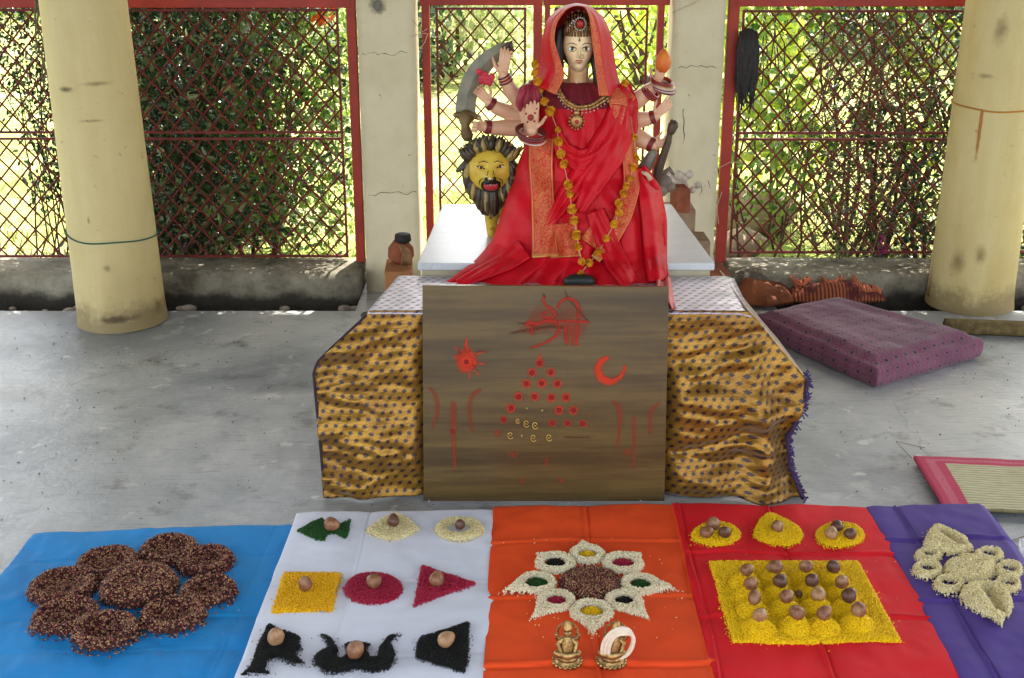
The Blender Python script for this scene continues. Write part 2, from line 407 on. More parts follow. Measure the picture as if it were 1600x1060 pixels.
# ---- square pillars
def sq_pillar(x0, x1, y0, y1, label, cracks, patch=None):
    t = thing('square_pillar', label, 'pillar', ((x0+x1)/2, (y0+y1)/2, 0))
    nz = 50; mb = MB(); zs = np.linspace(-.1, 2.6, nz); ring = []
    for s_, (ax, ay, bx, by) in enumerate(((x0, y0, x1, y0), (x1, y0, x1, y1), (x1, y1, x0, y1), (x0, y1, x0, y0))):
        for k in range(6): f = k/6; ring.append((ax + (bx-ax)*f, ay + (by-ay)*f))
    V = []
    for i, (x, y) in enumerate(ring):
        for z in zs: V.append((x + vnoise(i*.7, z*7, 2)*.002, y + vnoise(i*.5, z*7, 6)*.002, z))
    mesh_np('shaft', V, grid_faces(len(ring), nz, True), M_pillar, t, smooth=False)
    mk = plain('crack', (.10, .085, .06), rough=1, bump=0)
    for pts in cracks:
        c = MB(); jy = np.cumsum(RNG.normal(size=len(pts)))*.8; q = [P(px + RNG.normal()*1.0, py + jy[i_], y0 - .0006) for i_, (px, py) in enumerate(pts)]; c.tube(q, [RNG.uniform(.0004, .0017) for _ in q], 5); c.build('crack', mk, t)
    if patch:
        V = []; A = []
        for i in range(14):
            for j in range(14):
                u, v = i/6.5 - 1, j/6.5 - 1; p = P(patch[0] + u*patch[2], patch[1] + v*patch[3], y0 - .001); V.append(p); A.append(max(0, 1.1 - math.hypot(u, v)))
        mesh_np('bare_patch', V, grid_faces(14, 14), smear('bare_plaster', (.17, .16, .13), .8, 60), t, attr=A)
    return t
xl0, xl1 = P(560, 100, 4.92).x, P(648, 100, 4.92).x
sq_pillar(xl0, xl1, 4.92, 5.14, 'whitewashed square pillar behind the statue on its left, cracked across twice',
          [[(xl_, 84 + 2*math.sin(xl_*.3) + (3 if 600 < xl_ < 625 else 0)) for xl_ in range(566, 640, 5)], [(xl_, 306 + 2*math.sin(xl_*.25)) for xl_ in range(576, 652, 5)]], (590, 8, 16, 18))
xr0, xr1 = P(1052, 100, 4.92).x, P(1130, 100, 4.92).x
sq_pillar(xr0, xr1, 4.92, 5.14, 'whitewashed square pillar behind the statue on its right, with chipped base',
          [[(x_, 106 + 1.5*math.sin(x_*.4)) for x_ in range(1060, 1122, 5)], [(1068 + math.sin(y_*.2), y_) for y_ in range(170, 225, 6)], [(1094, 286), (1097, 296), (1093, 305)], [(1106, 285), (1110, 296)]], None)

# ---- iron fences
D_F = 5.03
def fence(label, x0, x1, z0, z1, posts, midz=None, top=None, pitch=.0745, ph=.0835, clipL=None, clipR=None, d=D_F, rb=.0037):
    """lattice frame between x0 and x1; posts: (xc, width)"""
    t = thing('iron_fence', label, 'fence', ((x0+x1)/2, d, z0))
    for xc, wd in posts:
        MB().box((xc - wd/2, d - .02, .09 if abs(xc - x0) > 9 else .09), (xc + wd/2, d + .015, 2.6)).build('post', M_red, t, bevel=.003)
    if top: MB().box((top[0], d - .022, top[2]), (top[1], d + .017, top[2] + .06)).build('top_rail', M_red, t, bevel=.003)
    mb = MB(); r = .0045
    mb.box((x0, d - r, z0), (x1, d + r, z0 + 2*r)); mb.box((x0, d - r, z1 - 2*r), (x1, d + r, z1))
    mb.box((x0, d - r*1.05, z0), (x0 + 2*r, d + r*1.05, z1)); mb.box((x1 - 2*r, d - r*1.05, z0), (x1, d + r*1.05, z1))
    if midz:
        for zz in midz: mb.box((x0, d - r*1.1, zz - r), (x1, d + r*1.1, zz + r))
    mb.build('frame', M_lat, t)
    mb = MB(); bars = [(z0, midz[0]), (midz[-1], z1)] if midz and len(midz) > 1 else [(z0, z1)]
    for (za, zb) in bars:
        H = zb - za; k = pitch/ph; x = x0 - H*k
        while x < x1:
            for sgn in (1, -1):
                # line x = xs + k*(z-za) (or mirrored)
                a = (x, za) if sgn == 1 else (x + H*k, za); b = (x + H*k, zb) if sgn == 1 else (x, zb)
                (ax, az), (bx, bz) = a, b
                ts = [0, 1]
                lo = max(min(ax, bx), x0); hi = min(max(ax, bx), x1)
                if hi - lo < .01: continue
                f = lambda xx: az + (bz - az)*(xx - ax)/(bx - ax)
                pa, pb = Vector((lo, d + sgn*.0028, f(lo))), Vector((hi, d + sgn*.0028, f(hi)))
                mid = (pa + pb)/2 + Vector((0, RNG.uniform(-.003, .003), RNG.uniform(-.002, .002)))
                mb.tube([pa, mid, pb], rb, 4, up=(0, 1, 0))
            x += pitch
    mb.build('lattice', M_lat, t); return t
zt = P(300, 14, D_F).z; zb = P(300, 402, D_F).z; zm0, zm1 = P(300, 207, D_F).z, P(300, 217, D_F).z
xp = P(556, 200, D_F).x
fence('maroon lattice fence panel behind the left round column, ending at a red post', P(-130, 200, D_F).x, P(536, 200, D_F).x, zb, zt, [(xp, .036)], (zm1, zm0), (P(-200, 3, D_F).x, xp, P(300, 12, D_F).z))
fence('lattice gate leaf behind the curved sword and the lion head', P(684, 200, D_F).x, P(822, 100, D_F).x, .06, zt + .005, [(P(669, 200, D_F).x, .030), (P(840, 60, D_F).x, .034)], None, (P(656, 3, D_F).x, P(848, 3, D_F).x, P(700, 8, D_F).z), rb=.0029)
fence('lattice gate leaf behind the head of the statue and its right arms', P(866, 100, D_F).x, P(1012, 60, D_F).x, .06, zt + .005, [(P(855, 60, D_F).x, .020), (P(1031, 60, D_F).x, .026)], None, (P(849, 3, D_F).x, P(1046, 3, D_F).x, P(900, 8, D_F).z), rb=.0029)
fence('maroon lattice fence panel with climbing plants behind the right round column', P(1150, 200, D_F).x, P(1800, 200, D_F).x, P(1300, 396, D_F).z, P(1300, 16, D_F).z, [(P(1136, 200, D_F).x, .042)], (P(1300, 218, D_F).z, P(1300, 208, D_F).z), (P(1150, 3, D_F).x, P(1900, 3, D_F).x, P(1300, 10, D_F).z))

# ---- plants
def leafmat(name, cols, rough=.4, spec=.6, trans=.35):
    n = NB(name); k = len(cols); f = n.rnd(); col = n.ramp(f, [(i/k, c) for i, c in enumerate(cols)])
    n.fin(col, rough, spec)
    tr = n.n('ShaderNodeBsdfTranslucent'); n.l(n.mix(.5, col, (.5, .6, .05), 'MIX') if trans > .5 else col, tr.inputs[0])
    mx = n.n('ShaderNodeMixShader'); mx.inputs[0].default_value = trans; n.l(n.b.outputs[0], mx.inputs[1]); n.l(tr.outputs[0], mx.inputs[2]); n.l(mx.outputs[0], n.out.inputs[0]); return n.m
def leaves(name, C, size, mat, parent, droop=.3, wid=.5, rng=RNG, facing=.0):
    C = np.asarray(C); N = len(C); L = size*rng.uniform(.6, 1.4, N)
    ax = rng.normal(size=(N, 3)); ax[:, 2] -= droop; ax /= np.linalg.norm(ax, axis=1)[:, None]
    sd_ = rng.normal(size=(N, 3)); sd_[:, 2] *= .6; sd_ -= ax*np.sum(sd_*ax, 1)[:, None]; sd_ /= np.linalg.norm(sd_, axis=1)[:, None]
    nr = np.cross(ax, sd_); h = L[:, None]; w_ = h*wid/2
    V = np.stack([C, C + ax*h*.3 + sd_*w_*.8 + nr*h*.08, C + ax*h*.65 + sd_*w_*.75 + nr*h*.06, C + ax*h, C + ax*h*.65 - sd_*w_*.75 + nr*h*.06, C + ax*h*.3 - sd_*w_*.8 + nr*h*.08], 1).reshape(-1, 3)
    b = np.arange(N)[:, None]*6
    F = np.concatenate([b + np.array([[0, 1, 2, 3]]), b + np.array([[0, 3, 4, 5]])], 0)
    return mesh_np(name, V, F, mat, parent, smooth=False)
def clumps(K, lo, hi, spread, per, rng, keep=None):
    c = rng.uniform(lo, hi, (K, 3))
    if keep is not None: c = c[keep(c)]
    out = c[:, None, :] + rng.normal(size=(len(c), per, 3))*spread
    return out.reshape(-1, 3)
def stems(name, n_, base, tip, r, mat, parent, rng, wig=.04, seg=9):
    mb = MB()
    for i in range(n_):
        a = np.array([rng.uniform(*base[k]) for k in range(3)]); b = np.array([rng.uniform(*tip[k]) for k in range(3)])
        pts = []; off = np.zeros(3)
        for k in range(seg):
            f = k/(seg-1); off = off + rng.normal(size=3)*wig/3*(0 if k in (0,) else 1); pts.append(a*(1-f) + b*f + off)
        mb.tube(pts, [r*(1 - .75*k/(seg-1)) for k in range(seg)], 5)
    return mb.build(name, mat, parent)
M_bark = plain('brown_bark', (.10, .06, .04), (.05, .03, .025), 30, .9)
M_twig = plain('dry_twig', (.24, .17, .10), (.13, .08, .05), 30, .9)
def X(px, d, py=200): return P(px, py, d).x
DK = leafmat('dark_glossy_leaf', [(.015, .045, .015), (.025, .075, .018), (.010, .03, .012), (.018, .05, .016), (.04, .09, .025), (.02, .045, .018), (.16, .24, .09)], .28, .8, .22)  # last tone: pale leaves standing in for glints and bright gaps
MID = leafmat('fresh_green_leaf', [(.09, .20, .03), (.16, .28, .04), (.06, .15, .03), (.24, .33, .05)], .4, .5, .45)
LIME = leafmat('sunlit_lime_leaf', [(.22, .33, .04), (.30, .40, .05), (.14, .26, .03), (.40, .44, .09), (.18, .30, .03)], .45, .4, .55)
# left dark shrub pressed against the fence
g = np.random.default_rng(1)
t = thing('leafy_shrub', 'dense dark green shrub with glossy leaves right behind the left fence', 'shrub', (X(330, 5.5), 5.5, 0))
def keepL(c):
    px = 800 + c[:, 0]*390; z = c[:, 2]
    edge = 520 - 60*(1.1 - z) + 40*np.sin(z*7)
    th = (px - 380)/160
    return (px > 85 + 30*np.sin(z*9)) & ((px < edge - 60) | (g.uniform(size=len(c)) < .30)) & ~((px > 420) & (z < .35) & (g.uniform(size=len(c)) < .8))
pts = clumps(820, (X(95, 5.5), 5.13, .04), (X(545, 5.5), 5.75, 1.45), (.045, .04, .045), 22, g, keepL)
leaves('foliage', pts, .036, DK, t, rng=g)
pts = clumps(260, (X(400, 5.5), 5.15, .1), (X(560, 5.5), 5.8, 1.4), (.05, .05, .05), 16, g)
leaves('light_foliage', pts, .034, MID, t, rng=g)
leaves('young_leaves', clumps(130, (X(210, 5.2), 5.12, .1), (X(520, 5.2), 5.3, 1.4), (.03, .02, .03), 5, g), .052, leafmat('young_leaf', [(.10, .17, .04), (.20, .27, .08), (.07, .12, .03), (.30, .34, .14)], .3, .7, .35), t, wid=.42, rng=g)
stems('stem', 34, ((X(200, 5.5), X(430, 5.5)), (5.3, 5.7), (-.03, -.03)), ((X(110, 5.5), X(540, 5.5)), (5.15, 5.8), (.8, 1.5)), .010, M_bark, t, g, .06)
# denser dark mass behind it
t = thing('hedge', 'dark evergreen hedge standing behind the glossy shrub on the left', 'hedge', (X(330, 6.1), 6.1, 0))
pts = clumps(700, (X(225, 6.1), 5.8, 0), (X(415, 6.1), 6.4, 1.7), (.06, .06, .06), 24, g)
leaves('foliage', pts, .045, DK, t, rng=g); stems('stem', 20, ((X(250, 6), X(400, 6)), (5.9, 6.2), (-.03, -.03)), ((X(230, 6), X(430, 6)), (5.8, 6.4), (1, 1.7)), .016, M_bark, t, g)
# creeper at far left
t = thing('creeper', 'thin creeper with small dark leaves hanging at the far left of the fence', 'climbing plant', (X(60, 5.15), 5.15, 0))
def keepC(c):
    px = 800 + c[:, 0]*392; z = c[:, 2]; lo = np.where(z > .75, -60, np.where(z > .45, 0, 40)); return (px > lo + 25*np.sin(z*14)) & ((z > .30) | (g.uniform(size=len(c)) < .12))
pts = clumps(420, (X(-60, 5.15), 5.08, .12), (X(125, 5.15), 5.3, 1.3), (.03, .02, .04), 14, g, keepC)
leaves('foliage', pts, .024, DK, t, rng=g)
stems('stem', 12, ((X(20, 5.1), X(120, 5.1)), (5.1, 5.2), (.0, .1)), ((X(-40, 5.1), X(110, 5.1)), (5.08, 5.25), (.9, 1.4)), .004, M_bark, t, g, .05)
# lime plant right
t = thing('leafy_creeper', 'sunlit lime green creeper with broad leaves behind the right fence', 'climbing plant', (X(1230, 5.4), 5.4, 0))
def keepR(c):
    px = 800 + c[:, 0]*385; z = c[:, 2]; return (px < 1330 + 60*np.sin(z*5)) & ((z > .36) | (g.uniform(size=len(c)) < .35))
pts = clumps(230, (X(1120, 5.8), 5.75, .1), (X(1430, 5.8), 6.5, 1.7), (.08, .07, .08), 15, g, keepR)
leaves('foliage', pts, .062, LIME, t, wid=.8, rng=g)
pts = clumps(90, (X(1140, 5.3), 5.15, .2), (X(1330, 5.3), 5.6, 1.4), (.05, .05, .05), 12, g)
leaves('near_foliage', pts, .040, MID, t, wid=.7, rng=g)
stems('stem', 26, ((X(1150, 5.5), X(1350, 5.5)), (5.3, 6.3), (-.03, -.03)), ((X(1130, 5.5), X(1400, 5.5)), (5.3, 6.5), (.8, 1.5)), .006, M_bark, t, g, .08)
# dry tangle
t = thing('dry_bush', 'tangle of dry brown twigs caught behind the right fence', 'bush', (X(1370, 5.3), 5.3, 0))
mb = MB()
for i in range(420):
    c = Vector((g.normal(X(1352, 5.3), .13), g.uniform(5.08, 5.55), g.uniform(.06, 1.05))); dr = Vector(g.normal(size=3)); dr.z = dr.z*.8 - .5; dr.normalize()
    L = g.uniform(.08, .32); c2 = c + dr*L*.5 + Vector(g.normal(size=3))*.03; c3 = c + dr*L + Vector(g.normal(size=3))*.05
    mb.tube([c, c2, c3], [.0024, .0018, .0008], 4)
mb.build('twigs', M_twig, t)
leaves('dead_leaves', clumps(170, (X(1270, 5.3), 5.1, .1), (X(1450, 5.3), 5.6, .9), (.03, .03, .03), 9, g), .022, leafmat('withered_leaf', [(.20, .15, .06), (.13, .12, .04), (.28, .24, .10), (.10, .15, .04)], .7, .2, .3), t, rng=g)
# dark shrub right
t = thing('leafy_shrub', 'dark green shrub behind the fence between the dry twigs and the right column', 'shrub', (X(1440, 5.5), 5.5, 0))
def keepD(c):
    px = 800 + c[:, 0]*385; return (px > 1375 - 60*c[:, 2] + 30*np.sin(c[:, 2]*8)) | (g.uniform(size=len(c)) < .45*(c[:, 2] < .5))
pts = clumps(680, (X(1270, 5.5), 5.2, .0), (X(1680, 5.5), 5.9, 1.45), (.05, .05, .05), 20, g, keepD)
leaves('foliage', pts, .032, DK, t, rng=g)
leaves('light_foliage', clumps(90, (X(1370, 5.5), 5.15, .5), (X(1640, 5.5), 5.6, 1.4), (.04, .04, .04), 12, g), .032, LIME, t, wid=.6, rng=g)
stems('stem', 26, ((X(1330, 5.5), X(1600, 5.5)), (5.3, 5.7), (-.03, -.03)), ((X(1300, 5.5), X(1620, 5.5)), (5.2, 5.8), (.8, 1.5)), .010, M_bark, t, g, .07)
PALE = leafmat('pale_sunny_leaf', [(.30, .36, .12), (.38, .42, .18), (.22, .30, .10), (.46, .46, .26)], .6, .3, .5)  # sun-washed look of the far bushes put into a paler leaf colour
# lawn shrubs farther off
def far_shrub(px, py, w_, h_, mat, label, K=60, size=.09):
    b = G(px, py, -.03); t = thing('garden_bush', label, 'bush', b)
    c = g.normal(size=(K, 3)); c /= np.linalg.norm(c, axis=1)[:, None]; c *= g.uniform(.3, 1, (K, 1))**.5
    c = np.array(b) + c*np.array([w_, w_*.7, h_/2]) + np.array([0, 0, h_/2])
    pts = (c[:, None, :] + g.normal(size=(K, 30, 3))*w_*.14).reshape(-1, 3); leaves('foliage', pts, size, mat, t, rng=g, wid=.6)
    stems('stem', 6, ((b.x-.1, b.x+.1), (b.y-.1, b.y+.1), (-.03, -.03)), ((b.x-w_*.6, b.x+w_*.6), (b.y-.3, b.y+.3), (h_*.5, h_*.9)), .03, M_bark, t, g)
far_shrub(700, 120, .9, .9, PALE, 'pale green garden bush seen through the gate leaf above the sword')
far_shrub(640, 140, .45, 1.1, DK, 'dark upright bush seen between the left square pillar and the gate', 50, .07)
far_shrub(1000, 130, .8, 1.0, LIME, 'lime green garden bush seen right of the red veil', 50, .07)
far_shrub(770, 30, 2.0, 1.3, PALE, 'broad pale bush far across the lawn', 90, .14)
far_shrub(460, 60, 1.5, 1.6, MID, 'green bush on the lawn beyond the glossy shrub', 90, .11)
far_shrub(1250, 60, 2.2, 1.8, LIME, 'big sunlit bush on the lawn beyond the lime creeper', 130, .13)
far_shrub(1560, 80, 2.4, 1.8, DK, 'big dark bush on the lawn beyond the right column', 130, .12)
far_shrub(90, 20, 2.0, 1.3, MID, 'light green bush far across the lawn at the left', 90, .13)
# low tufts just outside the fence
bl_ = []; 
for k in range(5200):
    px = g.uniform(-80, 1700); d = 5.12 + g.gamma(1.6, 1.2); p = (P(px, 300, 5).x*d/5, d, -.03); bl_.append(p)
tag(leaves('grass', np.array(bl_), .055, leafmat('grass_blade', [(.25, .34, .07), (.36, .40, .12), (.16, .26, .04), (.45, .42, .22)], .7, .2, .4), None, droop=-1.8, wid=.16, rng=g), kind='stuff', label='sparse grass tufts growing on the lawn', cat='grass')
# flower left top, dry stones right
t = thing('flowering_sprig', 'orange red flower on a sprig at the top of the left fence', 'flower', P(505, 28, 5.1))
leaves('petals', np.array([tuple(P(505 + g.normal()*11, 24 + g.normal()*9, 5.1)) for _ in range(60)]), .022, leafmat('orange_red_petal', [(.75, .07, .02), (.85, .20, .03)], .5, .3, .4), t, wid=.7, rng=g)
MB().tube([P(505, 28, 5.11), P(515, 90, 5.13), P(528, 220, 5.15)], .003, 5).build('stem', M_bark, t)
t = thing('flowering_sprig', 'magenta flower spike poking over the right kerb', 'flower', P(1377, 402, 5.0))
leaves('petals', np.array([tuple(P(1379 + g.normal()*3.5, g.uniform(370, 402), 5.0)) for _ in range(50)]), .014, leafmat('magenta_petal', [(.45, .01, .16), (.6, .03, .3)], .5, .3, .4), t, droop=-.8, wid=.5, rng=g)
MB().tube([P(1378, 404, 5.0), P(1379, 372, 5.0)], .002, 5).build('stem', M_bark, t)
t = thing('weed', 'small pale dry weed growing on top of the right kerb', 'weed', P(1312, 404, 5.0))
leaves('leaves', np.array([tuple(P(1312 + g.normal()*9, g.uniform(384, 404), 5.0)) for _ in range(70)]), .022, leafmat('pale_weed_leaf', [(.30, .30, .16), (.18, .22, .08)], .7, .2, .3), t, droop=-.8, wid=.3, rng=g)
MB().tube([P(1312, 406, 5.0), P(1312, 388, 5.0)], .002, 5).build('stem', M_bark, t)
M_stone = plain('pale_stone', (.50, .40, .30), (.33, .25, .18), 6, .9, .1, bump=.8, bscale=14, bdist=.03)
for k, (px, py, d, r, lb) in enumerate(((1195, 345, 6.0, .16, 'pale rounded stone outside the fence, largest of the two beside the right pillar'), (1170, 385, 5.5, .09, 'smaller brown stone outside the fence next to the red post'))):
    b = G(px, py + 40, 0); mb = MB(); mb.ball((b.x, d, r*.45), (r*1.4, r, r*.8), 16, 10)
    o = mb.build('stone', M_stone, smooth=True, org=(b.x, d, 0)); tag(o, lb, 'stone')
    for v in o.data.vertices: v.co *= 1 + .22*float(vnoise(v.co.x*14 + k*5, v.co.z*14 + v.co.y*9, 8))
# black hair-like rag on right fence
mb = MB(); g2 = np.random.default_rng(5); top = P(1170, 42, 4.99)
for i in range(70):
    u = g2.uniform(-1, 1); L = g2.uniform(70, 135)
    pts = [P(1170 + u*13, 44 + abs(u)*6, 4.98), P(1169 + u*16 + g2.normal()*2, 44 + L*.4, 4.975), P(1164 + u*13 + g2.normal()*3, 44 + L*.75, 4.98), P(1166 + u*6 + g2.normal()*5, 44 + L, 4.985)]
    mb.tube(pts, [.005, .006, .004, .0015], 5)
tag(mb.build('rag', plain('black_fibre', (.016, .015, .016), (.035, .03, .03), 60, .7), smooth=True, org=top), 'black fibrous rag hanging on the right fence near its red post', 'rag')
# cobweb-like pale threads on the gate post
M_thr = plain('pale_thread', (.62, .45, .36), rough=.9)
for a, b, c, lb in (((643, 30), (660, 50), (668, 45), 'upper pale loose thread on the red gate post beside the left pillar'), ((640, 58), (663, 52), (692, 60), 'long pale thread stretched across the red gate post beside the left pillar'), ((668, 54), (664, 66), (655, 78), 'short pale thread end hanging below the knot on the red gate post'),
                    ((1125, 262), (1140, 254), (1160, 254), 'pale thread crossing the red post right of the right pillar'), ((1128, 300), (1120, 325), (1123, 350), 'pale thread hanging down the red post right of the right pillar'), ((1050, 20), (1085, 5), (1100, -5), 'pale thread over the top of the right square pillar')):
    tag(MB().tube([P(*a, 4.905), P(*b, 4.905), P(*c, 4.905)], .0014, 5).build('thread', M_thr, org=P(*b, 4.905)), lb, 'thread')
# rubble in the trenches
M_rub = plain('rubble', (.42, .36, .30), (.2, .15, .12), 20, .9)
mb = MB()
for px, py, r in ((130, 483, .03), (110, 486, .022), (285, 478, .014), (300, 474, .02), (445, 480, .014), (70, 484, .008), (545, 465, .018), (556, 474, .014), (1590, 466, .02), (20, 480, .01)):
    p = G(px, py, -.03); mb.ball((p.x, min(p.y, 4.8), -.035), (r*1.6, r, r*.8), 9, 6)
tag(mb.build('rubble', M_rub, smooth=True), kind='stuff', label='pale crumbs of plaster lying in the dark gutter', cat='rubble')
mb = MB(); g3 = np.random.default_rng(8); C = np.stack([g3.uniform(-2.4, 3, 3500), g3.uniform(4.66, 4.86, 3500), g3.uniform(-.12, -.05, 3500)], 1)
tag(leaves('leaf_litter', C, .022, leafmat('litter', [(.05, .03, .02), (.10, .06, .03), (.02, .015, .01), (.03, .02, .015), (.16, .11, .06)], .8, .2, .1), None, rng=g3), kind='stuff', label='dead leaves and dirt filling the gutter along the kerbs', cat='leaf litter')
# ================================================================== ALTAR, SLAB, BOARD
n = NB('pale_tiled_marble')
z = n.noise(3, 6, .7, n.scale(n.obj(), (1, 4, 1))); col = n.ramp(z, [(.35, (.60, .62, .63)), (.6, (.53, .56, .59)), (.72, (.40, .42, .43))])
col = n.mix(n.math('MULTIPLY', n.rampf(n.noise(14, 4, .7, n.scale(n.obj(), (1, 3, 1))), .63, .70), .5), col, (.30, .31, .33)); M_marble = n.fin(col, .28, .5)
M_plinth = plain('cream_plinth', (.50, .45, .33), (.36, .30, .20), 7, .8, .2, bump=.4, bscale=40, bdist=.006)
t = thing('plinth', 'cream plastered plinth with a pale marble top under the statue', 'plinth', (.06, 3.78, 0))
pl = [P(652, 412, 3.42).x, P(1117, 412, 3.42).x, P(692, 322, 4.14).x, P(1049, 320, 4.14).x]
def prism(mb, c4, z0, z1):
    V = [(x, y, z0) for x, y in c4] + [(x, y, z1) for x, y in c4]
    return mb.add(V, [(3, 2, 1, 0), (4, 5, 6, 7)] + [(k, (k+1) % 4, 4 + (k+1) % 4, 4 + k) for k in range(4)])
prism(MB(), [(pl[0]+.01, 3.43), (pl[1]-.01, 3.43), (pl[3]-.01, 4.13), (pl[2]+.01, 4.13)], 0, .517).build('base', M_plinth, t, bevel=.004)
prism(MB(), [(pl[0], 3.42), (pl[1], 3.42), (pl[3], 4.14), (pl[2], 4.14)], .517, .538).build('marble_top', M_marble, t, bevel=.003)

# bricks and broken things round the plinth
M_brick = plain('red_brick', (.30, .10, .055), (.20, .06, .035), 18, .9, .1, bump=.7, bscale=60, bdist=.006)
M_brick2 = plain('orange_brick', (.42, .20, .09), (.34, .15, .07), 18, .9, .1, bump=.7, bscale=60, bdist=.006)
M_brick3 = plain('mortared_brick', (.36, .26, .18), (.26, .17, .11), 12, .9, .1, bump=.7, bscale=40, bdist=.008)
def brick(c, sz, rz, mat, label, group='bricks piled beside the plinth', ry=0):
    M = Matrix.Translation(Vector(c)) @ Matrix.Rotation(rz, 4, 'Z') @ Matrix.Rotation(ry, 4, 'Y'); mb = MB()
    mb.box((-sz[0]/2, -sz[1]/2, -sz[2]/2), (sz[0]/2, sz[1]/2, sz[2]/2), M, .003)
    o = mb.build('brick', mat, bevel=.004, org=Vector(c)); return tag(o, label, 'brick', group)
# right pile, stepping up towards the pillar
bx = P(1116, 400, 4.3).x
for k in range(4):
    brick((bx, 4.30, .036 + .068*k), (.085, .16, .066), .05*(k % 2) - .02, (M_brick, M_brick, M_brick3, M_brick)[k], ['hidden bottom brick of the red stack right of the plinth', 'second brick from the bottom of the red stack right of the plinth', 'grey red third brick of the stack right of the plinth', 'top brick of the red stack right of the plinth'][k])
bx = P(1092, 370, 4.42).x
for k in range(5):
    brick((bx, 4.46, .036 + .069*k), (.075, .15, .067), -.06*(k % 2), M_brick3, ['lowest', 'second', 'middle', 'fourth', 'topmost'][k] + ' brown mortared brick of the taller stack between the plinth and right pillar')
bx = P(1064, 320, 4.62).x
brick((bx - .005, 4.62, .21), (.10, .14, .42), .03, M_brick3, 'tall mortared block standing behind the right rear corner of the plinth')
brick((P(1062, 316, 4.55).x, 4.55, .464), (.055, .10, .085), .1, M_brick, 'dark red brick set on edge on the tall block')
mb = MB(); g = np.random.default_rng(3)
for i in range(40):
    c = P(1054 + g.normal()*11, 288 + g.normal()*6, 4.6); mb.ball(c, g.uniform(.008, .02), 7, 5)
o = tag(mb.build('plaster_lump', plain('white_plaster', (.62, .55, .48), (.4, .32, .26), 30, .9), smooth=True, org=P(1052, 290, 4.6)), 'crumbly white and brown plaster lump on the bricks right of the statue', 'lump')
# left pile
bx = P(624, 430, 4.3).x
brick((bx, 4.30, .102), (.10, .20, .20), 0, M_brick2, 'lower orange brick at the foot of the left pillar')
brick((bx, 4.29, .246), (.095, .17, .080), .06, M_brick2, 'orange brick lying on another left of the plinth, pale on top')
t = thing('broken_pot', 'broken dark red clay pot with a black rim lying on the orange brick', 'pot', (bx + .01, 4.32, .288))
mb = MB().lathe((bx + .005, 4.32, .288), [(.03, 0), (.045, .02), (.043, .05), (.03, .068), (.024, .077)], 18, lambda a, z: 1 + .1*math.sin(3*a)); mb.build('pot_body', M_brick, t, smooth=True)
MB().lathe((bx + .015, 4.31, .362), [(.02, 0), (.03, .008), (.027, .03), (.022, .032)], 16).build('rim', plain('charred_clay', (.02, .015, .015), rough=.7), t, smooth=True)
mb = MB()
for i in range(9): mb.tube([(bx + .012 + .004*i, 4.27, .292), (bx + .02 + .003*i, 4.26, .335), (bx + .008 + .002*i, 4.27, .36)], .005, 5)
mb.build('husk', plain('coconut_husk', (.36, .20, .09), (.2, .10, .05), 50, .9), t, smooth=True)
mb = MB(); 
for i in range(60): c = (P(598, 440, 4.5).x + g.normal()*.035, 4.5 + g.normal()*.05, abs(g.normal())*.02 + .005); mb.ball(c, (g.uniform(.01, .03), g.uniform(.01, .02), g.uniform(.006, .018)), 7, 5)
tag(mb.build('ash_heap', plain('dark_ash', (.10, .085, .07), (.03, .025, .02), 30, 1), smooth=True), 'little dark heap of ash and grit at the foot of the left pillar', 'heap')

# ---- brocade
def brocade(name, ca, cb, cdot, nx_, metal=.35, rough=.42, weft=.75):
    n = NB(name); u = n.sep(n.uv()); U = n.math('MULTIPLY', u[0], nx_); Vv = n.math('MULTIPLY', u[1], nx_*1.3)
    row = n.math('FLOOR', Vv); sh = n.math('MULTIPLY', n.math('MODULO', row, 2.0), .5)
    fu = n.math('SUBTRACT', n.math('FRACT', n.math('ADD', n.math('ADD', U, sh), 50.0)), .5); fv = n.math('SUBTRACT', n.math('FRACT', n.math('ADD', Vv, 50.0)), .5)
    d = n.math('ADD', n.math('ABSOLUTE', fu), n.math('ABSOLUTE', n.math('MULTIPLY', fv, .9)))
    dot = n.rampf(d, .34, .24)
    tail = n.math('MULTIPLY', n.rampf(n.math('ABSOLUTE', n.math('SUBTRACT', fu, n.math('MULTIPLY', fv, .7))), .13, .05), n.rampf(n.math('ABSOLUTE', fv), .46, .40))
    weave = n.n('ShaderNodeTexWave', wave_type='BANDS', bands_direction='Y'); weave.inputs['Scale'].default_value = 90; n.l(n.obj(), weave.inputs['Vector'])
    base = n.ramp(n.noise(7, 5, .7), [(.4, ca), (.62, cb)])
    base = n.mix(n.math('MULTIPLY', weave.outputs['Fac'], .25), base, tuple(x*.45 for x in cb))
    wf = n.noise(5, 5, .75, n.scale(n.obj(), (.8, 1, 4.5))); base = n.mix(n.math('MULTIPLY', n.rampf(wf, .50, .66), weft), base, (.10, .022, .022))
    col = n.mix(n.math('MAXIMUM', dot, n.math('MULTIPLY', tail, .45)), base, cdot)
    n.bump(n.noise(160, 3), .35, .002, n.bump(n.noise(16, 3, .5, n.scale(n.obj(), (.6, 1, 2.0))), .25, .02))
    return n.fin(col, rough, .5, n.math('MULTIPLY', n.math('SUBTRACT', 1.0, dot), metal), .3)
M_broc = brocade('gold_brocade', (.37, .19, .024), (.27, .13, .018), (.028, .006, .008), 40, .60, .36, .14)
M_broct = brocade('sheen_tinted_brocade', (.62, .56, .62), (.50, .42, .48), (.06, .03, .05), 37, .45, .30, .25)  # altar cloth seen at a grazing angle: bright sheen put into the colour
AL = thing('altar', 'low altar table draped in gold brocade cloth with dark dots and purple fringe', 'altar', (.1, 3.25, 0))
MB().box((-.33, 3.13, 0), (.58, 3.41, .487)).build('table', M_brick3, AL)
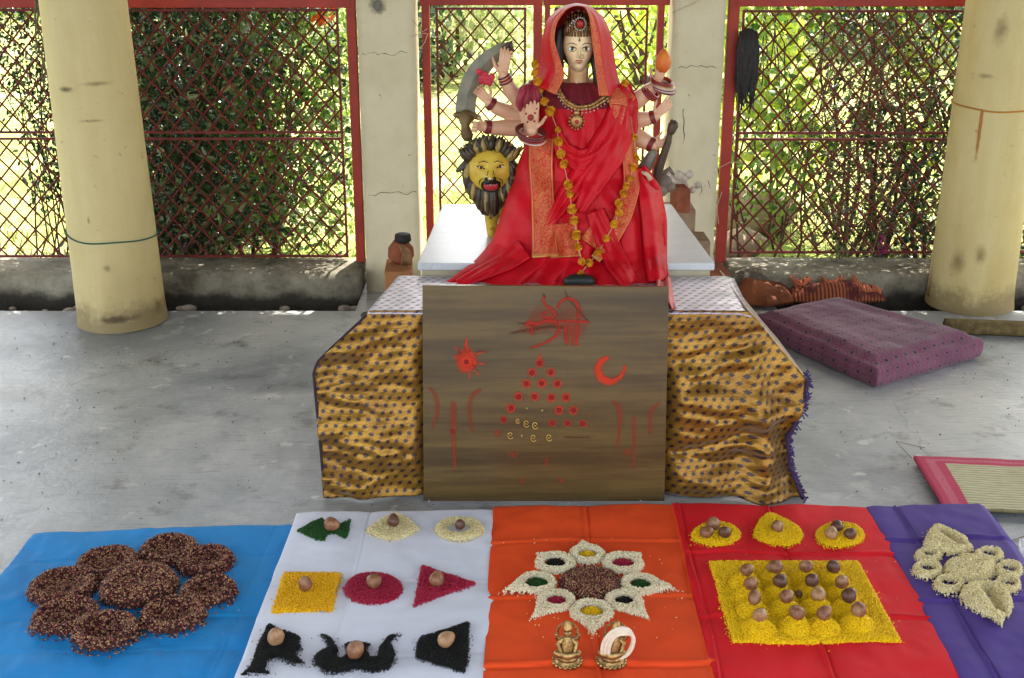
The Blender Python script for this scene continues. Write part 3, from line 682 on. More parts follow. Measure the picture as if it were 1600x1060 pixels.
Lp = [(.50, -.363, 3.105), (.47, -.395, 3.10), (.42, -.45, 3.09), (.37, -.502, 3.085), (.34, -.512, 3.08), (.25, -.507, 3.07), (.12, -.500, 3.06), (.005, -.495, 3.045)]
Rp = [(.50, .603, 3.105), (.47, .635, 3.10), (.42, .675, 3.09), (.37, .72, 3.075), (.33, .758, 3.06), (.26, .750, 3.05), (.17, .715, 3.045), (.10, .725, 3.04), (.005, .765, 3.035)]
def interp(tab, z, k): return np.interp(-z, [-t_[0] for t_ in tab], [t_[k] for t_ in tab])
ns, nz = 220, 110; S = np.linspace(-.10, 1.12, ns); Zt = np.linspace(.501, .006, nz)
Sg, Zg = np.meshgrid(S, Zt, indexing='ij')
xl, yl, xr, yr = interp(Lp, Zg, 1), interp(Lp, Zg, 2), interp(Rp, Zg, 1), interp(Rp, Zg, 2)
Sc = np.clip(Sg, 0, 1); Xg = xl + (xr - xl)*Sc; Yg = yl + (yr - yl)*Sc
low = np.clip((.5 - Zg)/.5, 0, 1)
# soft horizontal sags and wrinkles, stronger lower down and towards the sides
side = np.clip(np.abs(Xg - .1)/.4, 0, 1.3)
W = .030*vnoise(Xg*2.2 + 3, Zg*13 + Xg*3, 21, 3)*(.3 + low + .8*np.clip(low - .55, 0, 1)) + .009*vnoise(Xg*5, Zg*30 - Xg*9, 22, 2)*(.3 + side)
foldx = .60 + .05*low + .02*np.sin(Zg*9)
W += -.03*np.exp(-((Xg - foldx)/.028)**2)*np.clip(low*2, 0, 1) + .018*np.exp(-((Xg - foldx + .07)/.035)**2)*low
W += .022*np.sin((Xg - .6)*55 + Zg*10)*np.clip((Xg - .62)/.12, 0, 1)*low
W += -.014*np.exp(-((Xg + .40 - .06*np.sin(Zg*8))/.03)**2)*low
Yg = Yg + W*np.clip((.5 - Zg)/.05, 0, 1) + .035*(1 - np.clip(low*2.2, 0, 1))*(side > 10)
ov = np.clip(-Sg, 0, 1) + np.clip(Sg - 1, 0, 1)
inb = np.clip((Xg + .26)/.04, 0, 1)*np.clip((.44 - Xg)/.04, 0, 1); Yg = Yg*(1 - inb) + np.maximum(Yg, 3.034 + .085*Zg + .035)*inb
Yg = Yg + ov*np.where(Sg < 0, .5, 3.1)*np.clip(.55 + .45*(1 - low), 0, 1); Xg = Xg + np.where(Sg < 0, .02*ov*8, 0) - np.where(Sg > 1, .02*ov*6, 0)
uv = np.stack([Xg*1.0 + W*.6 + ov*2, (Zg + Yg*.15)*1.0 + .02*vnoise(Xg*3, Zg*5, 7)], -1).reshape(-1, 2)
o = mesh_np('drape', np.stack([Xg, Yg, Zg], -1).reshape(-1, 3), grid_faces(ns, nz), M_broc, AL, uv=uv)
md = o.modifiers.new('thick', 'SOLIDIFY'); md.thickness = .003; md.offset = 1
# top of the drape, its sheen painted as a paler colour
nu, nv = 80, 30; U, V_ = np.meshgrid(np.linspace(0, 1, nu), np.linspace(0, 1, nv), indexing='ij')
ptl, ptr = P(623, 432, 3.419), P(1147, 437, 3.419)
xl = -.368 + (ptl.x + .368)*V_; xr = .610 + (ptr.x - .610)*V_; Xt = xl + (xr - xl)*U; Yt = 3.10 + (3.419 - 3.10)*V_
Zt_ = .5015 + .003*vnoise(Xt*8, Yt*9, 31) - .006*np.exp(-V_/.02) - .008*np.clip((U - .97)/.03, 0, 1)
mesh_np('drape_top', np.stack([Xt, Yt, Zt_], -1).reshape(-1, 3), grid_faces(nu, nv), M_broct, AL, uv=np.stack([Xt, Yt], -1).reshape(-1, 2)).modifiers.new('thick', 'SOLIDIFY').thickness = .003
# purple fringe on the right edge
mb = MB(); g = np.random.default_rng(4)
for k in range(420):
    z = .335*g.uniform()**.9; x = np.interp(-z, [-t_[0] for t_ in Rp], [t_[1] for t_ in Rp]); y = np.interp(-z, [-t_[0] for t_ in Rp], [t_[2] for t_ in Rp]) + .015*g.normal() + .015
    a = Vector((x - .004, y, z)); b = a + Vector((g.uniform(.004, .016), g.normal()*.006, g.normal()*.008)); b.z = max(b.z, .003); mb.tube([a, (a + b)/2 + Vector((0, 0, .002)), b], .0022, 4)
mb.build('fringe', plain('purple_fringe', (.035, .02, .09), (.06, .04, .13), 40, .9), AL)
mb = MB(); mb.tube([(x - .003, y - .004, z) for z, x, y in [(zz, interp(Rp, zz, 1).item(), interp(Rp, zz, 2).item()) for zz in np.linspace(.33, .008, 30)]], .005, 6); mb.build('hem', plain('purple_hem', (.05, .02, .07), (.03, .015, .04), 40, .9), AL, smooth=True)
mb = MB(); mb.tube([(x + .002, y - .002, z) for z, x, y in [(zz, interp(Lp, zz, 1).item(), interp(Lp, zz, 2).item()) for zz in np.linspace(.49, .008, 30)]], .0035, 6); mb.build('hem', plain('dark_hem', (.04, .02, .03), rough=.9, bump=0), AL, smooth=True)

# ---- wooden board
n = NB('brown_board_veneer')
v = n.scale(n.obj(), (.45, 1, 7.5)); a = n.noise(1.6, 6, .65, v, .15); b = n.noise(9, 5, .7, n.scale(n.obj(), (.6, 1, 16)))
col = n.ramp(a, [(.28, (.028, .015, .006)), (.44, (.070, .041, .013)), (.56, (.125, .078, .024)), (.70, (.080, .047, .016))])
col = n.mix(n.math('MULTIPLY', n.rampf(b, .45, .7), .5), col, (.07, .04, .02))
cr_ = n.noise(20, 3, .6, n.scale(n.obj(), (8, 1, .6))); col = n.mix(n.math('MULTIPLY', n.rampf(cr_, .58, .75), .22), col, (.05, .035, .02))
n.bump(b, .12, .002); M_board = n.fin(col, .27, .5)
B00, B10, B01, B11 = P(662, 788, 3.032), P(1038, 785, 3.032), P(660, 446, 3.082), P(1045, 449, 3.082)
bn = (B10 - B00).cross(B01 - B00).normalized()          # points to the camera (-y)
if bn.y > 0: bn = -bn
BD = thing('board', 'brown wooden board leaning on the altar, painted with red marks', 'board', ((B00 + B10)/2).to_tuple())
th_ = -bn*.014; cs = [B00, B10, B11, B01]
V = [tuple(c) for c in cs] + [tuple(c + th_) for c in cs]
mesh_np('panel', V, [(0, 1, 2, 3), (7, 6, 5, 4), (4, 5, 1, 0), (5, 6, 2, 1), (6, 7, 3, 2), (7, 4, 0, 3)], M_board, BD, smooth=False)
def bz(x, y, off=.0012):        # sighting 1207x1060 close-up -> point on the board
    px, py = 650 + x/2.944, 440 + y/2.944; r = ray(px, py); o = Vector((0, 0, CAM_H))
    t_ = (B00 - o).dot(bn)/r.dot(bn); return o + r*t_ + bn*off
def stroke(pts, wd, off=.0012):
    """soft edged paint stroke; widths in close-up pixels"""
    P_ = [np.array(p, float) for p in pts]; Q = []
    for i in range(len(P_) - 1):
        for f in np.linspace(0, 1, 7, endpoint=False): Q.append(P_[i]*(1-f) + P_[i+1]*f)
    Q.append(P_[-1]); Q = np.array(Q)
    for _ in range(3): Q[1:-1] = (Q[:-2] + Q[1:-1]*2 + Q[2:])/4
    T = np.gradient(Q, axis=0); T /= np.linalg.norm(T, axis=1)[:, None] + 1e-9; N = np.stack([-T[:, 1], T[:, 0]], 1)
    W_ = np.interp(np.linspace(0, 1, len(Q)), np.linspace(0, 1, len(wd)), wd) if hasattr(wd, '__len__') else np.full(len(Q), wd)
    V = []; A = []
    for i, (q, nn, ww) in enumerate(zip(Q, N, W_)):
        for k in range(7):
            u = k/3 - 1; p = q + nn*u*ww*.75; V.append(bz(*p, off)); A.append((1 - abs(u)**2)*(1 if 1 < i < len(Q) - 2 else .3))
    return V, grid_faces(len(Q), 7), A
def disc(c, r, off=.0014, ecc=1):
    V = [bz(*c, off)]; A = [1.0]; F = []
    for j, rr in enumerate((.35, .7, 1.0)):
        for k in range(14): a = 2*math.pi*k/14; V.append(bz(c[0] + r*rr*math.cos(a), c[1] + r*ecc*rr*math.sin(a), off)); A.append((.9, .6, 0)[j])
    for k in range(14):
        F.append((0, 1 + k, 1 + (k+1) % 14))
        for j in range(2): F.append((1 + j*14 + k, 1 + (j+1)*14 + k, 1 + (j+1)*14 + (k+1) % 14, 1 + j*14 + (k+1) % 14))
    return V, F, A
def paint(name, items, mat, sep=False):
    if sep: return [paint(name, [it], mat) for it in items]
    V = []; F = []; A = []; n0 = 0
    for v, f, a in items: V += [tuple(x) for x in v]; F += [tuple(int(i) + n0 for i in q) for q in f]; A += list(a); n0 += len(v)
    return mesh_np(name, V, F, mat, BD, attr=A)
M_paint = smear('red_vermilion_paint', (.40, .022, .010), .80, 28, cap=.75); M_paintd = smear('faded_red_paint', (.30, .04, .015), .70, 22, cap=.5)
M_orange = smear('orange_paint', (.58, .04, .012), .85, 28, cap=.8); M_dark = smear('dark_red_dot', (.20, .006, .008), 1.2, 30); M_smoke = smear('brownish_smudge', (.10, .03, .015), .6, 20, cap=.5)
# the sacred word at the top
paint('painted_word', [stroke([(590, 60), (585, 90), (600, 115), (630, 125), (640, 150), (620, 175), (590, 165), (575, 140)], 12), stroke([(500, 205), (520, 190), (555, 195), (600, 180), (640, 185), (660, 215), (640, 255), (590, 285), (515, 310)], [22, 26, 18, 14, 16, 16, 14, 12, 8]),
   stroke([(640, 185), (700, 182), (760, 185), (800, 185)], 12), stroke([(650, 130), (665, 90), (700, 75), (735, 90), (750, 130), (745, 180)], 15), stroke([(682, 185), (690, 240), (695, 300)], 17), stroke([(712, 190), (718, 250), (722, 305)], 11), stroke([(740, 185), (742, 240), (740, 310)], 15), stroke([(540, 195), (530, 225), (540, 250)], 18), stroke([(600, 130), (605, 150)], 24)], M_paint)
paint('painted_smudge', [stroke([(420, 240), (500, 225), (620, 205), (700, 215)], 14), stroke([(450, 190), (530, 195)], 10), stroke([(680, 30), (700, 80), (760, 150), (800, 190)], 8), stroke([(580, 50), (600, 80)], 10), stroke([(270, 320), (340, 322)], 9), stroke([(170, 300), (300, 420)], 8), stroke([(660, 715), (740, 718), (820, 716)], 10)], M_smoke, True)
paint('painted_halo', [disc((590, 175), 95, .0008, .9), disc((710, 190), 100, .0008, 1.1), disc((520, 215), 60, .0008, .6)], smear('thin_red_wash', (.30, .05, .02), .75, 16, cap=.38), True)
# sun and moon
paint('painted_sun', [disc((232, 365), 64, .0012, 1.1), disc((232, 365), 40, .0016, 1.1), stroke([(232, 330), (230, 290), (236, 250)], [22, 14, 6]), stroke([(250, 410), (244, 460)], [10, 5]), stroke([(170, 345), (200, 350)], 8), stroke([(270, 340), (300, 325), (330, 322)], [10, 8, 5]), stroke([(280, 375), (330, 380)], 6), stroke([(195, 320), (175, 295)], 6), stroke([(262, 400), (300, 440)], 5)], M_orange)
paint('painted_moon', [stroke([(895, 345), (850, 365), (835, 400), (850, 445), (895, 465), (940, 440), (962, 400), (955, 385)], [14, 26, 32, 34, 30, 22, 16, 12])], M_orange)
# tridents left and right, faint marks
paint('painted_stroke', [stroke([(50, 485), (85, 510), (100, 560), (95, 620), (70, 690)], [12, 20, 22, 16, 8]), stroke([(308, 492), (265, 515), (245, 560), (250, 640), (262, 710)], [14, 20, 20, 16, 8]), stroke([(172, 545), (172, 600), (172, 690), (174, 770), (180, 880)], [20, 30, 26, 18, 14]),
   stroke([(895, 545), (930, 570), (940, 620), (935, 700), (915, 780)], [14, 22, 22, 14, 8]), stroke([(1130, 550), (1085, 585), (1075, 640), (1080, 720)], [12, 20, 18, 14]), stroke([(1000, 610), (1002, 660), (1005, 720), (1000, 900)], [18, 22, 16, 9])], M_paintd, True)
paint('painted_stroke', [stroke([(600, 800), (602, 860)], 22), stroke([(420, 790), (480, 800)], 30), stroke([(355, 705), (400, 690)], 30), stroke([(480, 900), (500, 935)], 20), stroke([(640, 900), (700, 930)], 18), stroke([(950, 780), (1000, 790)], 26)], M_paintd, True)
tri = [(568, 375), (533, 420), (620, 418), (508, 470), (578, 468), (650, 470), (472, 530), (545, 530), (622, 533), (690, 533), (437, 582), (657, 592), (725, 592), (403, 636), (628, 650), (697, 652), (768, 654)]
paint('painted_dot', [disc(c, 27 - 5*(k > 12), .0012) for k, c in enumerate(tri)] + [stroke([(568, 330), (568, 372)], [8, 18])], M_orange, True)
paint('dark_dot', [disc(c, 14, .0022) for c in tri] + [disc((232, 370), 13, .0022), disc((168, 690), 12, .0022)], M_dark, True)
M_goldp = plain('gold_foil', (.62, .42, .12), (.5, .3, .08), 40, .35, .5, .7)
for k, (x, y, r, rin) in enumerate(((510, 582, 9, 0), (580, 592, 7, 0), (468, 640, 13, 1), (508, 652, 18, 1), (548, 660, 19, 1), (434, 706, 18, 1), (487, 708, 8, 0), (540, 718, 18, 1), (612, 716, 18, 1))):
    mb = MB(); c = bz(x, y, .003)
    if rin: mb.tube([bz(x + r*math.cos(a)*(1 - .04*q)*.8, y + r*math.sin(a)*(1 - .04*q), .003) for q, a in enumerate(np.linspace(.5, 6.3, 12))], .0016, 5); mb.tube([bz(x - r*.3, y, .003), bz(x + r*.3, y + r*.25, .003)], .0018, 5)
    else: mb.ball(c, .003, 8, 5)
    mb.build('gold_dab', M_goldp, BD, smooth=True)

# ================================================================== CLOTHS ON THE FLOOR
def clothmat(name, c, c2, rough=.75, sheen=0):
    n = NB(name); col = n.ramp(n.noise(2.5, 5, .6), [(.35, c), (.65, c2)])
    wv = n.n('ShaderNodeTexNoise'); wv.inputs['Scale'].default_value = 900; n.l(n.obj(), wv.inputs[0])
    n.bump(wv.outputs['Fac'], .15, .001, n.bump(n.noise(6, 2, .5), .6, .03)); return n.fin(col, rough, .3, 0, sheen)
def cloth(name, label, bl, br, fl, fr, mat, z=.006, creases=(), amp=.0025, seed=1, corner=None, nu=170, nv=170):
    """bl.. are floor points (back left etc.), creases: list of ('u'|'v', position, height)"""
    U, V_ = np.meshgrid(np.linspace(0, 1, nu), np.linspace(0, 1, nv), indexing='ij')
    X_ = (bl.x*(1-U) + br.x*U)*(1-V_) + (fl.x*(1-U) + fr.x*U)*V_; Y_ = (bl.y*(1-U) + br.y*U)*(1-V_) + (fl.y*(1-U) + fr.y*U)*V_
    Z = z + amp*vnoise(X_*7 + seed, Y_*7, seed, 3) + amp*.6*vnoise(X_*24, Y_*14, seed + 1, 2)
    rd = amp*1.2*np.clip(vnoise(X_*3 + Y_*5 + seed, Y_*2 - X_*2.4, seed + 5, 2), 0, 1); Z += rd
    for ax in 'uv':
        cs_ = [p for a_, p, h in creases if a_ == ax]
        if cs_:
            q = U if ax == 'u' else V_; dm = np.min([np.abs(q - p) for p in cs_] + [q, 1 - q], axis=0); Z += .0045*(1 - np.exp(-dm/.035)) - .003
    for ax, p, h in creases:
        q = (U if ax == 'u' else V_) - p - .004*np.sin((V_ if ax == 'u' else U)*9 + seed); Z += 1.3*h*np.exp(-(q/.005)**2) - .6*h*np.exp(-((q - .012)/.006)**2) + h*.4*np.exp(-(q/.02)**2)
    e = np.minimum(np.minimum(U, 1-U), np.minimum(V_, 1-V_)); Z = np.where(e < .004, z*.3, Z)
    X_ = X_ + .003*vnoise(V_*6, U*0 + seed, 3)*(1 - 2*U) + 0; Y_ = Y_ + .004*vnoise(U*5, U*0 + seed + 2, 4)*(1 - V_)
    if corner is not None: X_, Y_, Z = corner(U, V_, X_, Y_, Z)
    o = mesh_np(name, np.stack([X_, Y_, Z], -1).reshape(-1, 3), grid_faces(nu, nv), mat, org=((bl.x+br.x)/2, (bl.y+fl.y)/2, 0)); tag(o, label, 'cloth', 'coloured cloths laid side by side on the floor')
    m = o.modifiers.new('thick', 'SOLIDIFY'); m.thickness = .0025; m.offset = 1; return o
ZC = .030
def front(px0, py0, vx=830, vy=-163, y=1.93):
    """continue an edge seen at (px0,py0) towards the viewer to depth y"""
    a = G(px0, py0, ZC); b = G(px0 + (px0 - vx)*.25, py0 + (py0 - vy)*.25, ZC); f = (y - a.y)/(b.y - a.y); return a + (b - a)*f
M_blue = clothmat('blue_cotton', (.014, .27, .66), (.010, .215, .56)); M_white = clothmat('white_cotton', (.76, .78, .88), (.70, .72, .83))
M_oran = clothmat('orange_cotton', (.85, .085, .012), (.76, .062, .010)); M_redc = clothmat('scarlet_cotton', (.72, .008, .016), (.62, .006, .014)); M_purp = clothmat('purple_cotton', (.085, .045, .26), (.065, .033, .21))
bl, br = G(52, 832, .01), G(470, 816, .01); fl = G(52 - 335, 832 + 420, .01); fr = G(330, 1240, .01)
fl = Vector((bl.x - .02, 1.95, 0)); fr = Vector((br.x - .02, 1.95, 0))
cloth('floor_cloth', 'creased sky blue cloth under the dark seed flower', bl, br, fl, fr, M_blue, .010, [('v', .17, .0012), ('v', .46, .0014), ('v', .60, .001), ('v', .74, .0022), ('v', .83, .001), ('u', .9, .001)], .0045, 3)
# the raised blue corner beside the white cloth
mb = MB(); 
cloth('floor_cloth', 'white cloth with nine small grain figures and betel nuts', G(463, 797, ZC), G(780, 791, ZC), front(463, 797), front(780, 791), M_white, ZC - .0035, [('u', .36, .0012), ('v', .36, .0010), ('v', .66, .0010)], .0016, 5)
cloth('floor_cloth', 'bright orange cloth under the eight pointed rice star', G(769, 789, ZC), G(1060, 786, ZC), front(769, 789), front(1060, 786), M_oran, ZC - .0, [('u', .49, .0035), ('v', .19, .003), ('v', .44, .003), ('v', .70, .006), ('u', .965, .003)], .003, 7)
cloth('floor_cloth', 'scarlet cloth under the yellow rice square', G(1048, 786, ZC), G(1364, 792, ZC), front(1048, 786), front(1364, 792), M_redc, ZC + .0035, [('u', .47, .0045), ('v', .255, .0035), ('v', .53, .0035), ('v', .78, .0025), ('u', .03, .003)], .0035, 9)
def corner(U, V_, X_, Y_, Z):
    d = np.clip((U - .88)/.12, 0, 1); Z = Z - (ZC - .004)*d**1.6 - .012*np.exp(-((U - .97)/.02)**2)*np.clip(1 - V_*5, 0, 1); return X_, Y_ - .02*d*np.clip(1 - V_*6, 0, 1), Z
cloth('floor_cloth', 'purple cloth under the cream grain rosette at the right', G(1352, 792, ZC), G(1548, 797, .01), front(1352, 792), front(1548, 797), M_purp, ZC + .0045, [('u', .23, .005), ('v', .185, .004), ('v', .46, .004)], .003, 12, corner=corner)
# low boards the four cloths are spread on
M_ply = plain('plain_plank', (.22, .15, .09), rough=.8)
a, b, c, d = G(466, 800, ZC), G(1500, 795, ZC), front(1500, 795), front(466, 800)
o = prism(MB(), [(a.x + .02, a.y - .012), (b.x, b.y - .012), (c.x, 1.95), (d.x + .02, 1.95)][::-1], .001, ZC - .006).build('low_platform', M_ply, bevel=.002, org=(.2, 2.4, 0))
tag(o, 'thin low platform hidden under the white, orange, scarlet and purple cloths', 'platform')

# ================================================================== GRAIN FIGURES
def seg_d(x, y, a, b):
    ax, ay = a; bx_, by_ = b; dx, dy = bx_ - ax, by_ - ay; t_ = np.clip(((x - ax)*dx + (y - ay)*dy)/(dx*dx + dy*dy + 1e-12), 0, 1)
    return np.hypot(x - ax - t_*dx, y - ay - t_*dy)
def poly_sdf(pts):
    pts = [tuple(p) for p in pts]
    def f(x, y):
        d = np.full(np.shape(x), 9.0); ins = np.zeros(np.shape(x), bool)
        for i in range(len(pts)):
            a, b = pts[i], pts[(i+1) % len(pts)]; d = np.minimum(d, seg_d(x, y, a, b))
            c = ((a[1] > y) != (b[1] > y)); xx = a[0] + (y - a[1])*(b[0] - a[0])/((b[1] - a[1]) or 1e-12); ins ^= c & (x < xx)
        return np.where(ins, d, -d)
    return f
def circ(c, r): return lambda x, y: r - np.hypot(x - c[0], y - c[1])
def cone_sdf(c, r, tip, p=1.25):
    def f(x, y):
        m = np.full(np.shape(x), -9.0)
        for t_ in np.linspace(0, 1, 26):
            m = np.maximum(m, r*(1 - t_)**p - np.hypot(x - c[0] - (tip[0]-c[0])*t_, y - c[1] - (tip[1]-c[1])*t_))
        return m
    return f
def grains(name, C, N, size, asp, mat, parent, flat=.55):
    """C points on the heap, each gets one small grain"""
    n_ = len(C); g = np.random.default_rng(n_); d = g.normal(size=(n_, 3)); d[:, 2] *= flat; d /= np.linalg.norm(d, axis=1)[:, None]
    e = np.cross(d, g.normal(size=(n_, 3))); e /= np.linalg.norm(e, axis=1)[:, None]; f = np.cross(d, e)
    L = (size*g.uniform(.75, 1.25, n_)/2)[:, None]; w_ = L/asp
    V = np.stack([C + d*L, C - d*L, C + e*w_, C - e*w_, C + f*w_, C - f*w_], 1).reshape(-1, 3)
    T = np.array([[0, 2, 4], [0, 4, 3], [0, 3, 5], [0, 5, 2], [1, 4, 2], [1, 3, 4], [1, 5, 3], [1, 2, 5]]); F = (np.arange(n_)[:, None, None]*6 + T[None]).reshape(-1, 3)
    return V, F
def heap(name, sdf, lo, hi, H, wd, mats, parent=None, size=.006, asp=1.8, dens=1.0, res=.003, zc=ZC, hf=None, label=None, cat=None, group=None, spill=.0005):
    """mats=(base, grains). A low heap: height rises over the distance wd from its edge to H; hf shapes it further."""
    def height(x, y):
        m = sdf(x, y); h = np.where(m > 0, H*np.sqrt(np.clip(m/wd, 0, 1)*(2 - np.clip(m/wd, 0, 1))), 0)
        if hf is not None: h = h*hf(x, y, m)
        return np.where(m > -.0005, np.maximum(h*(1 + .12*vnoise(x*60, y*60, 2, 2)), .0008), -1)
    xs = np.arange(lo[0], hi[0], res); ys = np.arange(lo[1], hi[1], res); Xg, Yg = np.meshgrid(xs, ys, indexing='ij'); Hh = height(Xg, Yg)
    ok = Hh > 0; q = ok[:-1, :-1] & ok[1:, :-1] & ok[1:, 1:] & ok[:-1, 1:]; F = grid_faces(len(xs), len(ys)).reshape(len(xs)-1, len(ys)-1, 4)[q]
    used = np.unique(F); remap = -np.ones(Xg.size, int); remap[used] = np.arange(len(used)); F = remap[F]
    V = np.stack([Xg, Yg, zc + Hh - .0012], -1).reshape(-1, 3)[used]
    area = len(F)*res*res; ng = int(area*dens/(size*size/asp*.42)); g = np.random.default_rng(len(F))
    x = g.uniform(lo[0], hi[0], ng*8); y = g.uniform(lo[1], hi[1], ng*8); m = sdf(x, y); keep = m > -.001 - spill*g.exponential(1, len(x))**2
    x, y = x[keep][:ng], y[keep][:ng]; h = np.maximum(height(x, y), 0); C = np.stack([x, y, zc + h + g.uniform(-.0008, .0018, len(x))], 1)
    GV, GF = grains(name, C, ng, size, asp, None, None)
    nf = len(F); VV = np.concatenate([V, GV]); FF = np.concatenate([np.concatenate([F[:, [0, 1, 2]], F[:, [0, 2, 3]]]), GF + len(V)])
    mi = np.concatenate([np.zeros(nf*2, int), np.ones(len(GF), int)])
    cx, cy = V[:, 0].mean(), V[:, 1].mean()
    o = mesh_np(name, VV, FF, None, parent, smooth=False, org=(cx, cy, zc), mats=list(mats), midx=mi)
    if label: tag(o, label, cat, group)
    return o
def bounds(pts, pad=.01):
    a = np.array([(p[0], p[1]) for p in pts]); return a.min(0) - pad, a.max(0) + pad
SEED = [(.74, .44, .18), (.04, .010, .012), (.42, .17, .08), (.015, .006, .008), (.20, .012, .03), (.72, .48, .26), (.03, .010, .012), (.34, .05, .05), (.012, .006, .008), (.14, .010, .022), (.05, .012, .016), (.02, .008, .008)]
m_seed = (grainbase('mixed_seed_bed', [(.05, .015, .015), (.02, .008, .008), (.12, .04, .03)]), grainmat('mixed_seeds', SEED))
def pair(name, a, b, c): return (grainbase(name + '_bed', [a, tuple(x*.7 for x in a), b]), grainmat(name + '_grains', [a, b, c, a]))
m_cream = pair('cream_rice', (.78, .66, .34), (.86, .77, .50), (.66, .52, .24)); m_yel = pair('turmeric_rice', (.92, .50, .005), (.95, .60, .010), (.74, .34, .003))
m_yel2 = pair('bright_yellow_rice', (.93, .60, .004), (.95, .70, .010), (.78, .42, .003)); m_mar = pair('magenta_rice', (.42, .012, .05), (.33, .01, .035), (.52, .03, .08))
m_grn = pair('green_rice', (.012, .075, .012), (.03, .13, .02), (.008, .04, .008)); m_blk = pair('black_sesame', (.007, .007, .007), (.014, .013, .012), (.004, .004, .004))
m_pale = pair('pale_rice', (.84, .74, .50), (.90, .82, .62), (.74, .60, .36))
# seed flower on blue
def Z1(x, y, z=.02): p = G(x/3.3333, 780 + y/3.3333, z); return (p.x, p.y)
FL = thing('seed_flower', 'big round flower heaped from dark mixed seeds on the blue cloth', 'grain flower', (*Z1(690, 500), .012))
for k, (x, y, r) in enumerate(((880, 280, 155), (560, 348, 165), (330, 470, 180), (345, 625, 175), (553, 700, 176), (900, 615, 172), (1085, 492, 150), (1072, 335, 150))):
    c = Z1(x, y); e = Z1(x + r, y); rr = abs(e[0] - c[0])
    heap('petal', circ(c, rr), (c[0]-rr-.01, c[1]-rr-.01), (c[0]+rr+.01, c[1]+rr+.01), .030, .020, m_seed, FL, .0086, 1.5, 1.2, zc=.012, spill=.0006,
         hf=lambda x_, y_, m, rr=rr: 1 - .60*np.clip((m - .016)/(rr*.30), 0, 1))
c = Z1(728, 470); rr = Z1(728 + 205, 470)[0] - c[0]
heap('flower_centre', circ(c, rr), (c[0]-rr-.01, c[1]-rr-.01), (c[0]+rr+.01, c[1]+rr+.01), .050, .05, m_seed, FL, .0086, 1.5, 1.2, zc=.012, hf=lambda x_, y_, m, c=c, rr=rr: 1 - .30*np.exp(-((x_ - c[0])**2 + (y_ - c[1] + .01)**2)/(rr*.55)**2))
# nine figures on white
def Z2(x, y, z=ZC + .004): p = G(360 + x/3.786, 780 + y/3.786, z); return (p.x, p.y)
NG = 'small grain figures on the white cloth'
def fig(name, pts, mats, H, wd, label, cut=None, size=.0055, asp=2.0, hf=None, conv=Z2, group=NG, cat='grain figure', dens=1.1):
    zc_ = ZC + .0042 if conv is not Z2 else ZC - .002
    q = [conv(*p) for p in pts]; f = poly_sdf(q)
    if cut is not None: f0 = f; f = lambda x, y: np.minimum(f0(x, y), -cut(x, y))
    lo, hi = bounds(q); return heap(name, f, lo, hi, H, wd, mats, None, size, asp, dens, .0025, zc=zc_, hf=hf, label=label, cat=cat, group=group)
def ell(cx, cy, rx, ry, k=28): return [(cx + rx*math.cos(a), cy + ry*math.sin(a)) for a in np.linspace(0, 2*math.pi, k, endpoint=False)]
def elcut(cx, cy, rx, conv=Z2):
    c = conv(cx, cy); r = abs(conv(cx + rx, cy)[0] - c[0]); return circ(c, r)
fig('grain_fish', [(392, 185), (470, 140), (545, 108), (560, 125), (632, 125), (650, 145), (715, 113), (705, 170), (685, 238), (640, 208), (600, 200), (572, 208), (558, 245), (510, 240), (450, 212)], m_grn, .010, .012, 'green fish shape of dyed rice, back left on the white cloth')
fig('grain_leaf', [(798, 182), (870, 130), (940, 95), (990, 80), (1060, 118), (1122, 175), (1040, 225), (940, 242), (860, 222)], m_cream, .012, .014, 'cream lentil diamond with rounded sides at the back of the white cloth', hf=lambda x, y, m: 1 - .3*np.clip((m - .01)/.02, 0, 1))
fig('grain_ring', ell(1357, 178, 146, 68), m_cream, .014, .016, 'cream ring of grain with an open middle, back right on white', cut=elcut(1350, 172, 66))
fig('grain_square', [(315, 432), (652, 434), (600, 660), (243, 661)], m_yel, .008, .006, 'orange yellow rice parallelogram at the left of the middle row on white', group='small grain figures on the white cloth')
fig('grain_disc', ell(846, 526, 172, 94), m_mar, .009, .008, 'magenta round disc of dyed rice in the middle of the white cloth')
fig('grain_triangle', [(1130, 388), (1457, 497), (1080, 634)], m_mar, .009, .008, 'magenta triangle of dyed rice pointing right on the white cloth')
SES = dict(size=.0042, asp=1.7, dens=.9)
fig('grain_emblem', [(225, 733), (300, 772), (375, 795), (412, 812), (405, 840), (424, 880), (388, 900), (398, 932), (450, 972), (385, 972), (330, 952), (285, 935), (240, 932), (215, 960), (203, 1000), (238, 1024), (60, 1028), (108, 998), (128, 955), (150, 880), (185, 808)], m_blk, .011, .010, 'black sesame figure like a bent letter A, front left on white', **SES)
fig('grain_trident', [(535, 790), (600, 820), (635, 880), (622, 925), (655, 945), (690, 905), (675, 850), (835, 852), (808, 888), (830, 935), (868, 935), (882, 868), (930, 812), (1012, 792), (948, 840), (974, 900), (972, 960), (930, 1005), (840, 1024), (740, 1002), (650, 1030), (560, 1016), (500, 982), (492, 930), (530, 898), (582, 880), (565, 835)], m_blk, .012, .010, 'black sesame trident head in the front row of the white cloth', **SES)
fig('grain_trapezium', [(1415, 722), (1405, 950), (1387, 1028), (1240, 982), (1093, 937), (1100, 860), (1118, 815), (1260, 775)], m_blk, .011, .010, 'black sesame trapezium wider to the right, front right on white', **SES)
